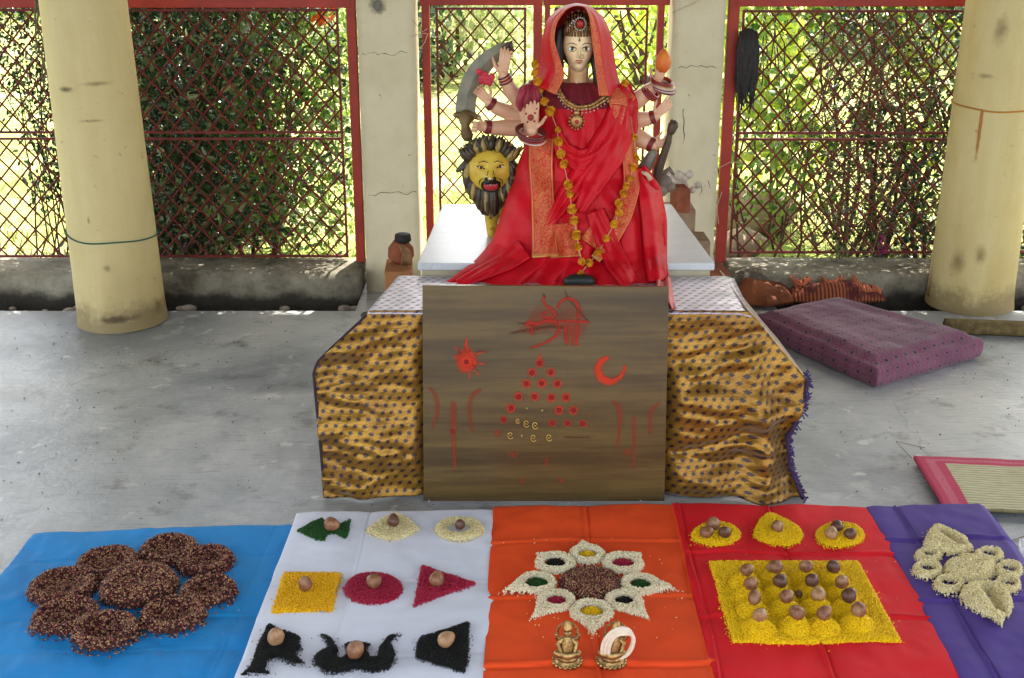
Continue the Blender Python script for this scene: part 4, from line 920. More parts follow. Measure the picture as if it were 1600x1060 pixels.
# betel nuts
n = NB('betel_nut_brown'); o_ = n.obj()
col = n.ramp(n.noise(110, 5, .8), [(.38, (.30, .12, .055)), (.55, (.17, .07, .032)), (.7, (.08, .030, .016))])
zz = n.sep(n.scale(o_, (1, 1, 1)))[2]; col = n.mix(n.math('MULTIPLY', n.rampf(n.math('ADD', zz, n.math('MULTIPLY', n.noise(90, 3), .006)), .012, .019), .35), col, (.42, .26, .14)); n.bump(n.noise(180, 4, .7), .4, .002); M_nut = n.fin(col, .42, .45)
M_nut2 = plain('dark_betel_nut', (.14, .060, .035), (.07, .03, .018), 60, .42, .45, bump=.4, bscale=180)
M_nut3 = plain('pale_betel_nut', (.42, .25, .12), (.26, .13, .06), 60, .42, .45, bump=.4, bscale=180)
_mb = MB(); _mb.lathe((0, 0, 0), [(.003, -.0165), (.010, -.0140), (.0158, -.0085), (.0172, -.002), (.0158, .0055), (.0118, .0120), (.0075, .0165), (.0045, .0185), (.0015, .0180)], 26, lambda a, z: 1 + .05*math.sin(2*a + 1) + .025*math.sin(5*a + z*200) + .015*math.sin(11*a - z*300)); 
nut0 = _mb.build('betel_nut', M_nut, smooth=True); nut_me = {0: nut0.data}
for k, m_ in ((1, M_nut2), (2, M_nut3)): d_ = nut0.data.copy(); d_.materials.clear(); d_.materials.append(m_); nut_me[k] = d_
bpy.data.objects.remove(nut0); gn = np.random.default_rng(2)
def nut(px, py, z, label, group, kind=0, s=1.0, tilt=None):
    o = bpy.data.objects.new('betel_nut', nut_me[kind]); link(o); o.location = G(px, py, z)
    s *= .93; o.scale = (s*gn.uniform(.90, 1.06), s*gn.uniform(.90, 1.06), s*gn.uniform(.90, 1.12)); o.rotation_euler = tilt or (gn.normal()*.7, gn.normal()*.7, gn.uniform(0, 6))
    return tag(o, label, 'betel nut', group)
for (x, y, lb, k, s) in ((597, 148, 'betel nut resting on the green fish', 0, 1.1), (963, 127, 'betel nut in the cream diamond at the back of white', 1, 1.05), (1358, 150, 'small dark betel nut inside the cream ring', 1, .82), (443, 500, 'reddish betel nut on the orange yellow parallelogram', 0, 1.08), (850, 485, 'betel nut on the magenta disc', 0, 1.05), (1220, 473, 'betel nut on the magenta triangle', 0, 1.05), (268, 813, 'pale betel nut on the black bent letter figure', 2, 1.12), (740, 890, 'betel nut on the black trident', 0, 1.15), (1275, 830, 'pale betel nut on the black trapezium', 2, 1.1)):
    nut(360 + x/3.786, 780 + y/3.786, ZC + .007 + .0155*s, lb, 'betel nuts on the white cloth', k, s)
# rice star on orange
def Z3(x, y, z=ZC + .008): p = G(750 + x/3.786, 780 + y/3.786, z); return (p.x, p.y)
ST = thing('rice_star', 'eight pointed star of pale rice with coloured hollows on the orange cloth', 'grain star', (*Z3(655, 490), ZC))
c = Z3(655, 492); rr = Z3(655 + 192, 492)[0] - c[0]
heap('star_centre', circ(c, rr), (c[0]-rr-.01, c[1]-rr-.01), (c[0]+rr+.01, c[1]+rr+.01), .020, .04, m_seed, ST, .0055, 1.4, 1.2)
for (hx, hy, tx, ty, R_, hr, mt, nm) in ((635, 328, 600, 238, 100, 52, m_yel2, 'yellow'), (846, 378, 965, 318, 112, 62, m_mar, 'red'), (948, 503, 1178, 527, 108, 60, m_grn, 'green'), (852, 600, 1020, 722, 105, 55, m_blk, 'black'), (660, 665, 672, 806, 118, 66, m_yel2, 'yellow'), (452, 600, 285, 712, 105, 55, m_mar, 'red'), (335, 495, 115, 542, 108, 66, m_grn, 'green'), (445, 378, 322, 316, 110, 60, m_blk, 'black')):
    c = Z3(hx, hy); tp = Z3(tx, ty); r = Z3(hx + R_*1.13, hy)[0] - c[0]; hr_ = Z3(hx + hr, hy)[0] - c[0]; f0 = cone_sdf(c, r, tp, 1.35); hc = circ(c, hr_)
    # hole keeps out of the petal, filling is a small mound of its own
    lo, hi = bounds([(c[0]-r, c[1]-r), (c[0]+r, c[1]+r), tp])
    pe = heap('petal', lambda x, y, f0=f0, hc=hc: np.minimum(f0(x, y), -hc(x, y)), lo, hi, .017, .014, m_pale, ST, .0058, 2.0, 1.15, .0025)
    fi = heap('filling', hc, (c[0]-hr_-.004, c[1]-hr_-.004), (c[0]+hr_+.004, c[1]+hr_+.004), .012, .02, mt, None, .005, 1.8, 1.2, .0025)
    loc = Vector(fi.location); par = pe; fi.parent = pe; base = Vector(ST.location); fi.location = loc - base
    fi['label'] = nm + ' filling of the hollow'
# figures on scarlet
def Z4(x, y, z=ZC + .004): p = G(1050 + x/3.786, 780 + y/3.786, z); return (p.x, p.y)
G4 = 'yellow rice figures on the scarlet cloth'
dome = lambda x, y, m: 1 + .35*np.clip(m/.05, 0, 1)
fig('rice_mound', ell(262, 222, 146, 68), m_yel2, .013, .014, 'round yellow rice mound with three nuts, left back on scarlet', conv=Z4, group=G4, cat='rice mound', hf=dome)
fig('rice_mound', [(560, 102), (520, 130), (482, 200), (480, 235), (520, 262), (600, 282), (690, 292), (755, 268), (780, 225), (760, 190), (700, 150), (620, 112)], m_yel2, .014, .014, 'yellow rice mound with a pointed back and a single nut', conv=Z4, group=G4, cat='rice mound', hf=dome)
fig('rice_mound', ell(992, 226, 146, 72), m_yel2, .013, .014, 'round yellow rice mound with three spread nuts near the purple cloth', conv=Z4, group=G4, cat='rice mound', hf=dome)
rows = [[(443, 420, 0), (610, 402, 0), (793, 398, 0), (955, 400, 1)], [(468, 500, 0), (640, 485, 1), (828, 480, 1), (1005, 490, 0)], [(487, 585, 0), (680, 575, 0), (865, 563, 2), (1048, 570, 1)], [(520, 685, 2), (740, 672, 0), (900, 675, 0), (1103, 655, 0)]]
cones = [tuple(G(1050 + x/3.786, 780 + y/3.786, ZC + .050))[:2] for rw in rows for x, y, k in rw]
q = [Z4(*p) for p in ((213, 383), (1102, 383), (1358, 860), (356, 860))]; f = poly_sdf(q); lo, hi = bounds(q)
def sq_h(x, y, m):
    h = np.ones(np.shape(x))
    for c in cones: h = np.maximum(h, 1 + 3.3*np.clip(1.12 - np.hypot(x - c[0], y - c[1])/.034, 0, 1)**.85)
    return h
heap('rice_square', f, lo, hi, .009, .008, m_yel2, None, .0056, 2.0, 1.15, .0025, zc=ZC + .0048, hf=sq_h, label='large bright yellow rice square with sixteen small cones on scarlet', cat='rice square', group=G4)
for x, y, lb, k, s, zo in ((245, 150, 'rear of the three nuts on the left yellow mound', 0, 1.12, .030), (203, 197, 'front left nut of the three on the left yellow mound', 0, 1.0, .030), (310, 197, 'right nut of the three on the left yellow mound', 1, 1.0, .030), (623, 165, 'single betel nut on the pointed yellow mound', 0, 1.0, .030),
     (975, 160, 'dark rear nut of the three on the right yellow mound', 1, 1.0, .030), (943, 202, 'pale front left nut of the three on the right yellow mound', 2, 1.05, .030), (1053, 205, 'dark right nut of the three on the right yellow mound', 1, .95, .030)):
    nut(1050 + x/3.786, 780 + y/3.786, ZC + zo, lb, 'betel nuts on the scarlet cloth', k, s)
rn = ('back', 'second', 'third', 'front'); cn = ('leftmost', 'second from left', 'third from left', 'rightmost')
for i, rw in enumerate(rows):
    for j, (x, y, k) in enumerate(rw): nut(1050 + x/3.786, 780 + y/3.786, ZC + .050, 'betel nut on the yellow rice square, %s row, %s' % (rn[i], cn[j]), 'betel nuts on the yellow rice square', k, 1.0)
nut(1050 + 752/3.786, 780 + 562/3.786, ZC + .024, 'tiny dark nut lying low at the centre of the yellow square', 'betel nuts on the yellow rice square', 1, .55)
# rosette on purple
def Z5(x, y, z=ZC + .006): p = G(1340 + x/2.946, 700 + y/2.946, z); return (p.x, p.y)
RO = thing('grain_rosette', 'cream grain rosette with six rings and two leaves on the purple cloth', 'grain rosette', (*Z5(520, 570), ZC))
def part(name, pts, H, wd, hf=None, cut=None):
    q = [Z5(*p) for p in pts]; f = poly_sdf(q)
    if cut is not None: f0 = f; f = lambda x, y: np.minimum(f0(x, y), -cut(x, y))
    lo, hi = bounds(q); return heap(name, f, lo, hi, H, wd, m_cream, RO, .0058, 1.9, 1.15, .0025, zc=ZC + .0055, hf=hf)
part('disc', ell(518, 570, 128, 62), .022, .026)
def groove(a, b, w_): 
    A, B = Z5(*a), Z5(*b); return lambda x, y, m: 1 - .92*np.exp(-(seg_d(x, y, A, B)/w_)**2)
part('leaf', [(350, 372), (322, 402), (305, 440), (300, 472), (340, 490), (400, 502), (480, 505), (535, 490), (505, 440), (440, 405)], .024, .016, groove((390, 415), (475, 470), .012))
part('leaf', [(665, 840), (640, 815), (580, 790), (500, 745), (466, 700), (480, 662), (530, 642), (600, 638), (660, 660), (700, 695), (716, 740), (700, 782), (672, 802)], .026, .016, groove((590, 670), (655, 770), .015))
for x, y, rx, ry, hx in ((325, 510, 70, 33, 24), (320, 575, 76, 45, 32), (418, 642, 78, 44, 32), (600, 507, 76, 35, 30), (692, 577, 72, 42, 32), (688, 642, 66, 44, 30)):
    part('ring', ell(x, y, rx*.95, ry*.93), .019, .013, cut=elcut(x, y - 2, hx, Z5))
# stray grains
for nm_, mt, K, (x0, x1, y0, y1), zc_, lb in (('stray_grains', m_yel2[1], 80, (1110, 1420, 800, 1020), ZC, 'stray yellow rice grains scattered on the scarlet cloth'), ('stray_grains', m_pale[1], 40, (780, 1060, 840, 1010), ZC, 'stray pale rice grains scattered on the orange cloth'), ('stray_grains', m_seed[1], 160, (30, 385, 835, 1035), .014, 'stray dark seeds scattered on the blue cloth')):
    C = np.array([tuple(G(gn.uniform(x0, x1), gn.uniform(y0, y1), zc_ + .004)) for _ in range(K)]); V, F = grains(nm_, C, K, .0042, 1.8, None, None); tag(mesh_np(nm_, V, F, mt, smooth=False), lb, 'grains', kind='stuff')
# debris on the floor
C = np.array([(gn.uniform(-1.8, 2.0), gn.uniform(2.9, 4.6), .002) for _ in range(500)]); V, F = grains('d', C, 500, .010, 2.5, None, None)
tag(mesh_np('floor_litter', V, F, grainmat('litter_bits', [(.55, .52, .46), (.12, .09, .06), (.35, .30, .24), (.04, .035, .03)]), smooth=False), 'tiny bits of straw and dust lying on the cement floor', 'litter', kind='stuff')
# ================================================================== THE STATUE
n = NB('painted_skin'); hx_ = P(905, 300, 3.6).x
sx_ = n.sep(n.obj()); near = n.math('MULTIPLY', n.rampf(n.math('ABSOLUTE', sx_[0]), .062, .05), n.rampf(sx_[2], .530, .548))
col = n.mix(n.noise(20, 4), (.74, .44, .28), (.62, .33, .20)); neck_ = n.math('MULTIPLY', n.rampf(n.math('ABSOLUTE', sx_[0]), .062, .05), n.rampf(sx_[2], .44, .46)); col = n.mix(neck_, col, (.72, .42, .20)); col = n.mix(near, col, (.90, .67, .38)); M_skin = n.fin(col, .34, .45)
M_blouse = plain('maroon_velvet', (.20, .008, .018), (.13, .005, .012), 20, .7, .3, bump=.4, bscale=120, sheen=.4)
def saree_mat(name, gold=False, c=(.60, .003, .014), c2=(.48, .002, .010)):
    n = NB(name); col = n.ramp(n.noise(5, 4, .6), [(.35, c), (.65, c2)]); metal = 0.0
    if gold:
        u = n.sep(n.uv()); d = n.noise(105, 3, .7, dist=1.6); g_ = n.rampf(n.math('ABSOLUTE', n.math('SUBTRACT', d, .5)), .060, .028)
        e = n.math('ABSOLUTE', n.math('SUBTRACT', u[0], .5)); edge = n.math('MULTIPLY', n.rampf(e, .40, .42), n.rampf(e, .48, .46))
        endl = n.rampf(u[1], .965, .975)
        g_ = n.math('MAXIMUM', n.math('MULTIPLY', g_, n.math('MULTIPLY', n.rampf(e, .40, .36), .75)), n.math('MAXIMUM', n.math('MULTIPLY', edge, .8), endl)); col = n.mix(g_, n.mix(.5, col, (.45, .012, .02)), (.58, .25, .07)); metal = n.math('MULTIPLY', g_, .4)
    n.bump(n.noise(700, 2), .15, .001, n.bump(n.noise(28, 4, .6), .25, .006)); return n.fin(col, .52, .25, metal, 0)
M_saree = saree_mat('scarlet_silk'); M_sareeg = saree_mat('red_silk_with_gold_print', True); M_veilg = saree_mat('veil_gold_border', True, (.70, .07, .06), (.62, .04, .04))
M_gold = plain('antique_gold', (.52, .30, .10), (.30, .16, .06), 60, .38, .6, .75, bump=.4, bscale=200)
M_bang = plain('maroon_bangle', (.10, .008, .012), (.18, .02, .02), 80, .3, .6, bump=0)
M_black = plain('black_hair', (.010, .008, .008), (.02, .015, .012), 60, .45, .5, bump=.5, bscale=120)
M_mar = plain('marigold_orange', (.75, .36, .02), (.58, .22, .01), 90, .7, .2, bump=.4, bscale=150)
ST_ = thing('goddess_statue', 'many armed goddess statue in red saree and veil standing on the plinth', 'statue', (P(905, 300, 3.6).x, 3.62, .50))
# body surface, rows: sighting height, left, right, depth of the middle, half depth
ROWS = [(126, 864, 946, 3.64, .052), (134, 842, 968, 3.64, .07), (150, 832, 980, 3.635, .085), (180, 834, 984, 3.63, .09), (210, 826, 986, 3.62, .095), (240, 815, 990, 3.61, .10), (270, 806, 998, 3.60, .11), (286, 800, 1014, 3.59, .12), (300, 795, 1030, 3.585, .125), (330, 785, 1035, 3.57, .135), (355, 777, 1033, 3.56, .14), (375, 770, 1035, 3.545, .14), (392, 757, 1039, 3.51, .125), (408, 742, 1041, 3.44, .075), (420, 725, 1043, 3.40, .05), (433, 708, 1045, 3.375, .035), (446, 690, 1046, 3.355, .028), (452, 684, 1047, 3.345, .024)]
def row_w(r):
    py, l, rr, dc, b = r; pl_, pr_ = P(l, py, dc), P(rr, py, dc); return ((pl_.z + pr_.z)/2, pl_.x, pr_.x, dc, b)
RW = np.array([row_w(r) for r in ROWS]); RZ = RW[::-1]                   # ascending z
assert (np.diff(RZ[:, 0]) > 0).all(), RZ[:, 0]
def sm(a, b, x): t_ = np.clip((x - a)/(b - a), 0, 1); return t_*t_*(3 - 2*t_)
def rowi(z): return [np.interp(z, RZ[:, 0], RZ[:, k]) for k in range(1, 5)]
Z_TOP, Z_BOT = RW[0, 0], RW[-1, 0]
def pleat(u, x, z):
    low = sm(Z_TOP - .25, Z_BOT, z)
    k = np.sin(u*13 + 1.5*vnoise(u*2, z*4, 41, 2) + 1.0)*.5 + .35*np.sin(u*27 + z*9 + 2.2*vnoise(u*3, z*5, 42, 2)) + .25*np.sin(u*6 - z*16)
    up = np.sin((x*.85 + z*.55)*85 + 1.5*vnoise(x*8, z*8, 43, 2))*.5 + .5*vnoise(x*16 + z*10, z*10 - x*6, 44, 2)
    k = np.sign(k)*np.abs(k)**.7
    return (.026*k*(.25 + low) * np.clip(1.1 - np.abs(u), .1, 1) + .008*up*(1 - low))
def surf_y(x, z, raw=False):
    l, r, yc, b = rowi(z); c = (l + r)/2; a = (r - l)/2; u = np.clip((x - c)/a, -1, 1); y = yc - b*np.sqrt(np.clip(1 - u*u, 0, 1))
    return y if raw else y - pleat(u, x, z)
def hit(px, py, off=0.0):
    d = 3.5
    for _ in range(9): p = P(px, py, d); d = .4*d + .6*float(surf_y(p.x, p.z))
    return P(px, py, d - off)
def hit_arr(Q, off):
    Q = np.asarray(Q, float); off = np.asarray(off, float); u = (Q[:, 0] - 800)/FPX; v = (Q[:, 1] - 530)/FPX; ry = _c - v*_s; rz = -_s - v*_c; d = np.full(len(Q), 3.5)
    for _ in range(9): d = .4*d + .6*surf_y(u*d/ry, CAM_H + rz*d/ry)
    d = d - off; return np.stack([u*d/ry, d, CAM_H + rz*d/ry], 1)
def body_loft(name, z0, z1, mat, grow=0.0, nz=120, nt=160):
    zs = np.linspace(z0, z1, nz); th = np.linspace(0, 2*math.pi, nt, endpoint=False); T, Z = np.meshgrid(th, zs, indexing='ij')
    l, r, yc, b = rowi(Z); c = (l + r)/2; a = (r - l)/2 + grow; u = np.cos(T); Xc = c + a*u; fr_ = np.sin(T)
    Y = yc - (b + grow)*fr_; Y = Y - pleat(u, Xc, Z)*np.clip(fr_*3, -.3, 1); Xc = Xc + .004*vnoise(Z*22, u*2, 45)*np.abs(u)
    return mesh_np(name, np.stack([Xc, Y, Z], -1).reshape(-1, 3), grid_faces(nt, nz, True), mat, ST_)
zb_ = P(905, 186, 3.6).z
body_loft('blouse', zb_ - .05, Z_TOP, M_blouse, -.003, 60)
body_loft('saree', Z_BOT, zb_ + .035, M_saree, 0, 170, 220)
def drape(name, pts, wd, off, mat, bulge=.006, npl=0, n=60, m=17, pamp=.003, gather=None):
    Pp = np.array(pts, float); s_ = np.linspace(0, len(Pp) - 1, n); Q = np.stack([np.interp(s_, range(len(Pp)), Pp[:, k]) for k in (0, 1)], 1)
    for _ in range(5): Q[1:-1] = (Q[:-2] + 2*Q[1:-1] + Q[2:])/4
    T = np.gradient(Q, axis=0); T /= np.linalg.norm(T, axis=1)[:, None]; N = np.stack([-T[:, 1], T[:, 0]], 1); W_ = np.interp(np.linspace(0, 1, n), np.linspace(0, 1, len(wd)), wd)
    QQ = []; OF = []; UV = []
    for i in range(n):
        for j in range(m):
            u = j/(m-1)*2 - 1; q = Q[i] + N[i]*u*W_[i]/2
            o_f = off + bulge*math.sqrt(max(0, 1 - u*u)) + (pamp*math.sin(u*math.pi*npl + i*.05) if npl else 0)
            QQ.append(q); OF.append(o_f); UV.append(((u+1)/2, i/(n-1)))
    V = hit_arr(QQ, OF)
    o = mesh_np(name, V, grid_faces(n, m), mat, ST_, uv=UV); md = o.modifiers.new('thick', 'SOLIDIFY'); md.thickness = .0025; md.offset = 0; return o
# swagged folds across the chest and hip
drape('saree_fold', [(972, 132), (976, 165), (962, 205), (930, 250), (890, 300), (856, 350)], [26, 44, 50, 46, 34, 18], .004, M_saree, .012, 3, pamp=.0045)
drape('saree_fold', [(985, 168), (980, 200), (955, 245), (925, 290), (905, 330)], [20, 34, 40, 34, 16], .010, M_saree, .012, 2)
drape('saree_fold', [(868, 205), (880, 235), (905, 252), (935, 240), (960, 212)], [14, 26, 34, 26, 12], .008, M_saree, .010, 2)
drape('saree_fold', [(1000, 262), (1015, 300), (1022, 345), (1024, 400), (1026, 440)], [20, 36, 40, 36, 30], .004, M_saree, .022, 2, pamp=.005)
drape('saree_fold', [(820, 390), (790, 410), (750, 428), (715, 444)], [34, 28, 22, 14], .006, M_saree, .012, 2)
drape('saree_fold', [(930, 330), (945, 370), (962, 410), (985, 444)], [30, 36, 34, 30], .004, M_saree, .020, 2, pamp=.005)
# brocade borders
drape('brocade_panel', [(846, 216), (845, 260), (848, 310), (850, 360), (852, 402)], [40, 38, 36, 38, 42], .010, M_sareeg, .006, 1, pamp=.0015)
drape('brocade_panel', [(880, 350), (882, 372), (884, 402)], [44, 46, 48], .006, M_sareeg, .004, 1)
drape('brocade_panel', [(916, 362), (928, 372), (944, 385)], [26, 26, 22], .006, M_sareeg, .004)
drape('brocade_border', [(962, 148), (976, 190), (984, 240), (988, 290), (976, 335), (955, 375), (930, 405)], [30, 26, 24, 26, 26, 24, 16], .012, M_sareeg, .005)
drape('brocade_border', [(955, 150), (975, 152), (988, 160)], [26, 26, 20], .020, M_sareeg, .005)
V = []; UV = []
for i in range(20):
    for j in range(12):
        f = i/19; q = (1026 + 22*j/11 + 8*f*j/11, 436 + 44*f); p = G(q[0], q[1], .508); p.z = .507 + .012*math.sin(j*.9 + f*2)*(.4 + .6*f) + .006
        V.append(p); UV.append((j/11, f))
mesh_np('saree_end', V, grid_faces(20, 12), plain('pale_pink_silk', (.70, .20, .17), (.62, .12, .12), 30, .5, .3), ST_).modifiers.new('thick', 'SOLIDIFY').thickness = .002
# body: head, neck, arms and hands in one skin
body = MB(); HC = P(904, 72, 3.605); HR = (.043, .047, .072)
def head_pt(th, ph):
    x = math.sin(th)*math.cos(ph); y = math.sin(th)*math.sin(ph); z = math.cos(th); jaw = sm(0, 1, -z); X_ = HR[0]*x*(1 - .26*jaw); Y_ = HR[1]*y*(1 - .10*jaw); Z_ = HR[2]*z
    if y < 0: Y_ -= face_b(X_, Z_)
    return X_, Y_, Z_
def face_b(x, z):
    g_ = lambda cx, cz, sx, sz: math.exp(-((x - cx)/sx)**2 - ((z - cz)/sz)**2)
    b = .0105*g_(0, -.020, .0048, .008) + .006*g_(0, -.006, .0034, .014) - .004*(g_(-.0165, -.002, .009, .006) + g_(.0165, -.002, .009, .006))
    b += .0045*g_(0, -.0385, .011, .0048) - .002*g_(0, -.047, .010, .003) + .005*g_(0, -.058, .010, .008) + .003*(g_(-.020, -.028, .011, .012) + g_(.020, -.028, .011, .012)); return b
nt_, nph = 56, 80; V = [(0, 0, HR[2])]; F = []
for i in range(1, nt_):
    for k in range(nph): V.append(head_pt(math.pi*i/nt_, 2*math.pi*k/nph))
V.append((0, 0, -HR[2])); e_ = len(V) - 1
for k in range(nph): F += [(0, 1+k, 1+(k+1) % nph), (e_, e_-nph+(k+1) % nph, e_-nph+k)]
for i in range(nt_ - 2):
    for k in range(nph): a_ = 1 + i*nph; F.append((a_+k, a_+nph+k, a_+nph+(k+1) % nph, a_+(k+1) % nph))
body.add(np.array(V) + np.array(HC), F)
def face(dx, dz, off=.0):          # point on the face, offsets from the head centre
    jaw = sm(0, 1, -dz/HR[2]); rx = HR[0]*(1 - .26*jaw); q = max(0, 1 - (dx/rx)**2*(1) - (dz/HR[2])**2); return HC + Vector((dx, -HR[1]*(1 - .10*jaw)*math.sqrt(q) - face_b(dx, dz) - off, dz))
body.limb([P(904, 100, 3.625), P(903, 120, 3.625), P(903, 138, 3.625)], [.029, .029, .034], 16)
body.limb([P(862, 150, 3.64), P(903, 140, 3.63), P(946, 150, 3.64)], [.035, .04, .035], 16)
def rot(v, ax, a): return Matrix.Rotation(a, 3, ax) @ v
def hand(w_, f, s, L, curl=(.15, .2, .25), th=.6, spread=.10, thcurl=.3):
    """w wrist, f towards the fingers, s towards the thumb side"""
    f = Vector(f).normalized(); s = Vector(s); s = (s - f*s.dot(f)).normalized(); nn = f.cross(s)      # palm side = curls about s
    offs = (.155, .052, -.052, -.150); ln = (.41, .46, .43, .34)
    for o_, l in zip(offs, ln):
        b0 = w_ + s*o_*L*.45; kn = w_ + f*.50*L + s*o_*L; body.limb([b0, (b0 + kn)/2, kn], [.075*L, .080*L, .062*L], 9)
        d = (f + s*spread*o_*6).normalized(); p = kn; pts = [p]; r_ = [.056*L]
        for k, (fr_, c_) in enumerate(zip((.44, .32, .24), curl)):
            d = rot(d, s, c_); p = p + d*l*L*fr_; pts.append(p); r_.append((.052, .047, .040)[k]*L)
        body.limb(pts, r_, 8)
    a = w_ + s*.13*L + f*.10*L; d = (s*.75 + f*.65).normalized(); b = a + d*.24*L; d2 = rot((f*.85 + s*.35).normalized(), s, thcurl); c_ = b + d2*.19*L; e = c_ + rot(d2, s, thcurl)*.13*L
    body.limb([a, b, c_, e], [.072*L, .062*L, .053*L, .042*L], 9)
def arm(pts, rad, seg=14): body.limb([Vector(p) for p in pts], rad, seg)
# seen from the front, left side of the picture
A_ = [P(838, 158, 3.67), P(812, 158, 3.665), P(797, 140, 3.655), P(786, 117, 3.645)]
arm(A_, [.030, .027, .022, .0145]); hand(A_[-1], P(790, 85, 3.64) - A_[-1], Vector((-1, 0, .2)), .080, (.15, .2, .2), spread=.06)
B_ = [P(838, 180, 3.67), P(800, 178, 3.665), P(775, 168, 3.655), P(764, 160, 3.65)]
arm(B_, [.028, .024, .020, .0145]); hand(B_[-1], P(740, 132, 3.64) - B_[-1], Vector((.6, 0, .8)), .074, (.4, .55, .5))
C_ = [P(838, 198, 3.66), P(800, 200, 3.65), P(772, 200, 3.635), P(757, 198, 3.625)]
arm(C_, [.028, .025, .021, .015]); hand(C_[-1], P(730, 197, 3.60) - C_[-1], Vector((.1, -.1, 1)), .070, (1.1, 1.3, .9), thcurl=.7)
D_ = [P(826, 168, 3.60), P(829, 196, 3.545), P(830, 205, 3.50)]
arm(D_, [.030, .024, .016]); hand(P(830, 204, 3.495), P(832, 168, 3.478) - P(830, 204, 3.495), Vector((1, 0, .1)), .088, (-.05, .05, .08), spread=.05)
# right side of the picture
E_ = [P(968, 170, 3.67), P(988, 162, 3.665), P(1010, 146, 3.655), P(1025, 132, 3.645)]
arm(E_, [.030, .027, .022, .0145]); hand(E_[-1], P(1038, 100, 3.64) - E_[-1], Vector((-1, 0, .2)), .070, (.5, .7, .6))
F_ = [P(968, 190, 3.67), P(992, 188, 3.665), P(1012, 186, 3.655), P(1024, 182, 3.65)]
arm(F_, [.028, .026, .021, .015]); hand(F_[-1], P(1046, 160, 3.64) - F_[-1], Vector((-.6, 0, .8)), .068, (.2, .3, .3))
G_ = [P(968, 205, 3.66), P(990, 212, 3.655), P(1010, 222, 3.64), P(1022, 228, 3.63)]
arm(G_, [.030, .028, .024, .016]); hand(G_[-1], P(1050, 220, 3.61) - G_[-1], Vector((-.2, 0, 1)), .068, (.9, 1.1, .8), thcurl=.6)
body_o = body.build('body', M_skin, ST_, smooth=True)
rm = body_o.modifiers.new('one_skin', 'REMESH'); rm.mode = 'VOXEL'; rm.voxel_size = .0017; rm.use_smooth_shade = True
smd = body_o.modifiers.new('soften', 'SMOOTH'); smd.factor = .5; smd.iterations = 2
# red dye on the blessing palm
mb = MB()
for (x, y, r) in ((829, 184, .009), (822, 178, .003), (836, 177, .003), (824, 168, .0028), (829, 165, .0028), (834, 166, .0028), (839, 170, .0028), (824, 191, .003), (835, 190, .003)): mb.ball(P(x, y, 3.478), (r, .0035, r), 10, 6)
mb.build('palm_dye', plain('henna_red', (.34, .03, .02), bump=0), ST_, smooth=True)
# face paint
M_wht = plain('eye_white', (.80, .78, .72), (.76, .74, .68), rough=.25, bump=0); M_ink = plain('black_line_paint', (.012, .01, .01), rough=.4, bump=0); M_lip = plain('red_lip_paint', (.42, .02, .02), (.35, .015, .02), rough=.35, bump=0); M_iris = plain('brown_iris', (.05, .025, .015), rough=.2, bump=0)
for sx in (-1, 1):
    c = face(sx*.0190, -.004, -.0015); e = MB().ball(c, (.0122, .0038, .0062), 16, 10).build('eye', M_wht, ST_, smooth=True)
    MB().ball(c + Vector((0, -.0022, 0)), (.0050, .0024, .0050), 14, 8).build('iris', M_iris, e, smooth=True)
    mb = MB(); mb.tube([face(sx*.0190 + dx, -.004 + dz, .001) for dx, dz in ((-.0125, -.0005), (-.007, .0045), (0, .0062), (.007, .0045), (.0125, -.0003))], [.0005, .0013, .0014, .0013, .0006], 6); mb.build('eyelid', M_ink, e, smooth=True)
    mb = MB(); mb.tube([face(sx*.0190 + dx, -.004 + dz, .0008) for dx, dz in ((-.011, -.002), (-.006, -.0055), (0, -.0064), (.006, -.0055), (.011, -.002))], [.0004, .0008, .0008, .0008, .0004], 6); mb.build('eyelid', M_ink, e, smooth=True)
    mb = MB(); mb.tube([face(sx*(.0190 + dx), -.004 + dz, .0006) for dx, dz in ((-.012, .0115), (-.004, .0155), (.006, .0155), (.015, .0095))], [.0006, .0012, .0011, .0004], 6); mb.build('eyebrow', M_ink, ST_, smooth=True)
mb = MB(); mb.tube([face(dx, -.0375 + dz, .0008) for dx, dz in ((-.0105, .0012), (-.004, .0028), (0, .0018), (.004, .0028), (.0105, .0012))], [.0006, .0018, .0017, .0018, .0006], 8); mb.tube([face(dx, -.0400 + dz, .0006) for dx, dz in ((-.0085, .0016), (0, -.0016), (.0085, .0016))], [.0006, .0026, .0006], 8); mb.build('lips', M_lip, ST_, smooth=True)
mb = MB(); mb.ball(face(0, .020, .001), (.0032, .0022, .0045), 10, 6); mb.ball(face(0, .029, .001), (.0022, .0018, .005), 10, 6); mb.tube([face(0, .034, .002), face(0, .048, .002)], .0014, 6); mb.build('forehead_jewel', M_gold, ST_, smooth=True)
mb = MB(); mb.tube([face(.007 + .006*math.cos(a), -.024 + .006*math.sin(a), .003) for a in np.linspace(0, 6.28, 12)], .0006, 5); mb.build('nose_ring', M_gold, ST_, smooth=True)
# hair
mb = MB(); mb.ball(HC + Vector((0, .022, .012)), (.054, .046, .078), 28, 18)
for (a, b, c, r) in (((930, 60), (934, 95), (937, 146), .013), ((926, 84), (931, 110), (933, 140), .011), ((874, 50), (870, 78), (876, 104), .015), ((876, 50), (875, 72), (878, 92), .010)): mb.limb([P(*a, 3.61), P(*b, 3.60), P(*c, 3.60)], [r, r, r*.7], 10)
ho = mb.build('hair', M_black, ST_, smooth=True)
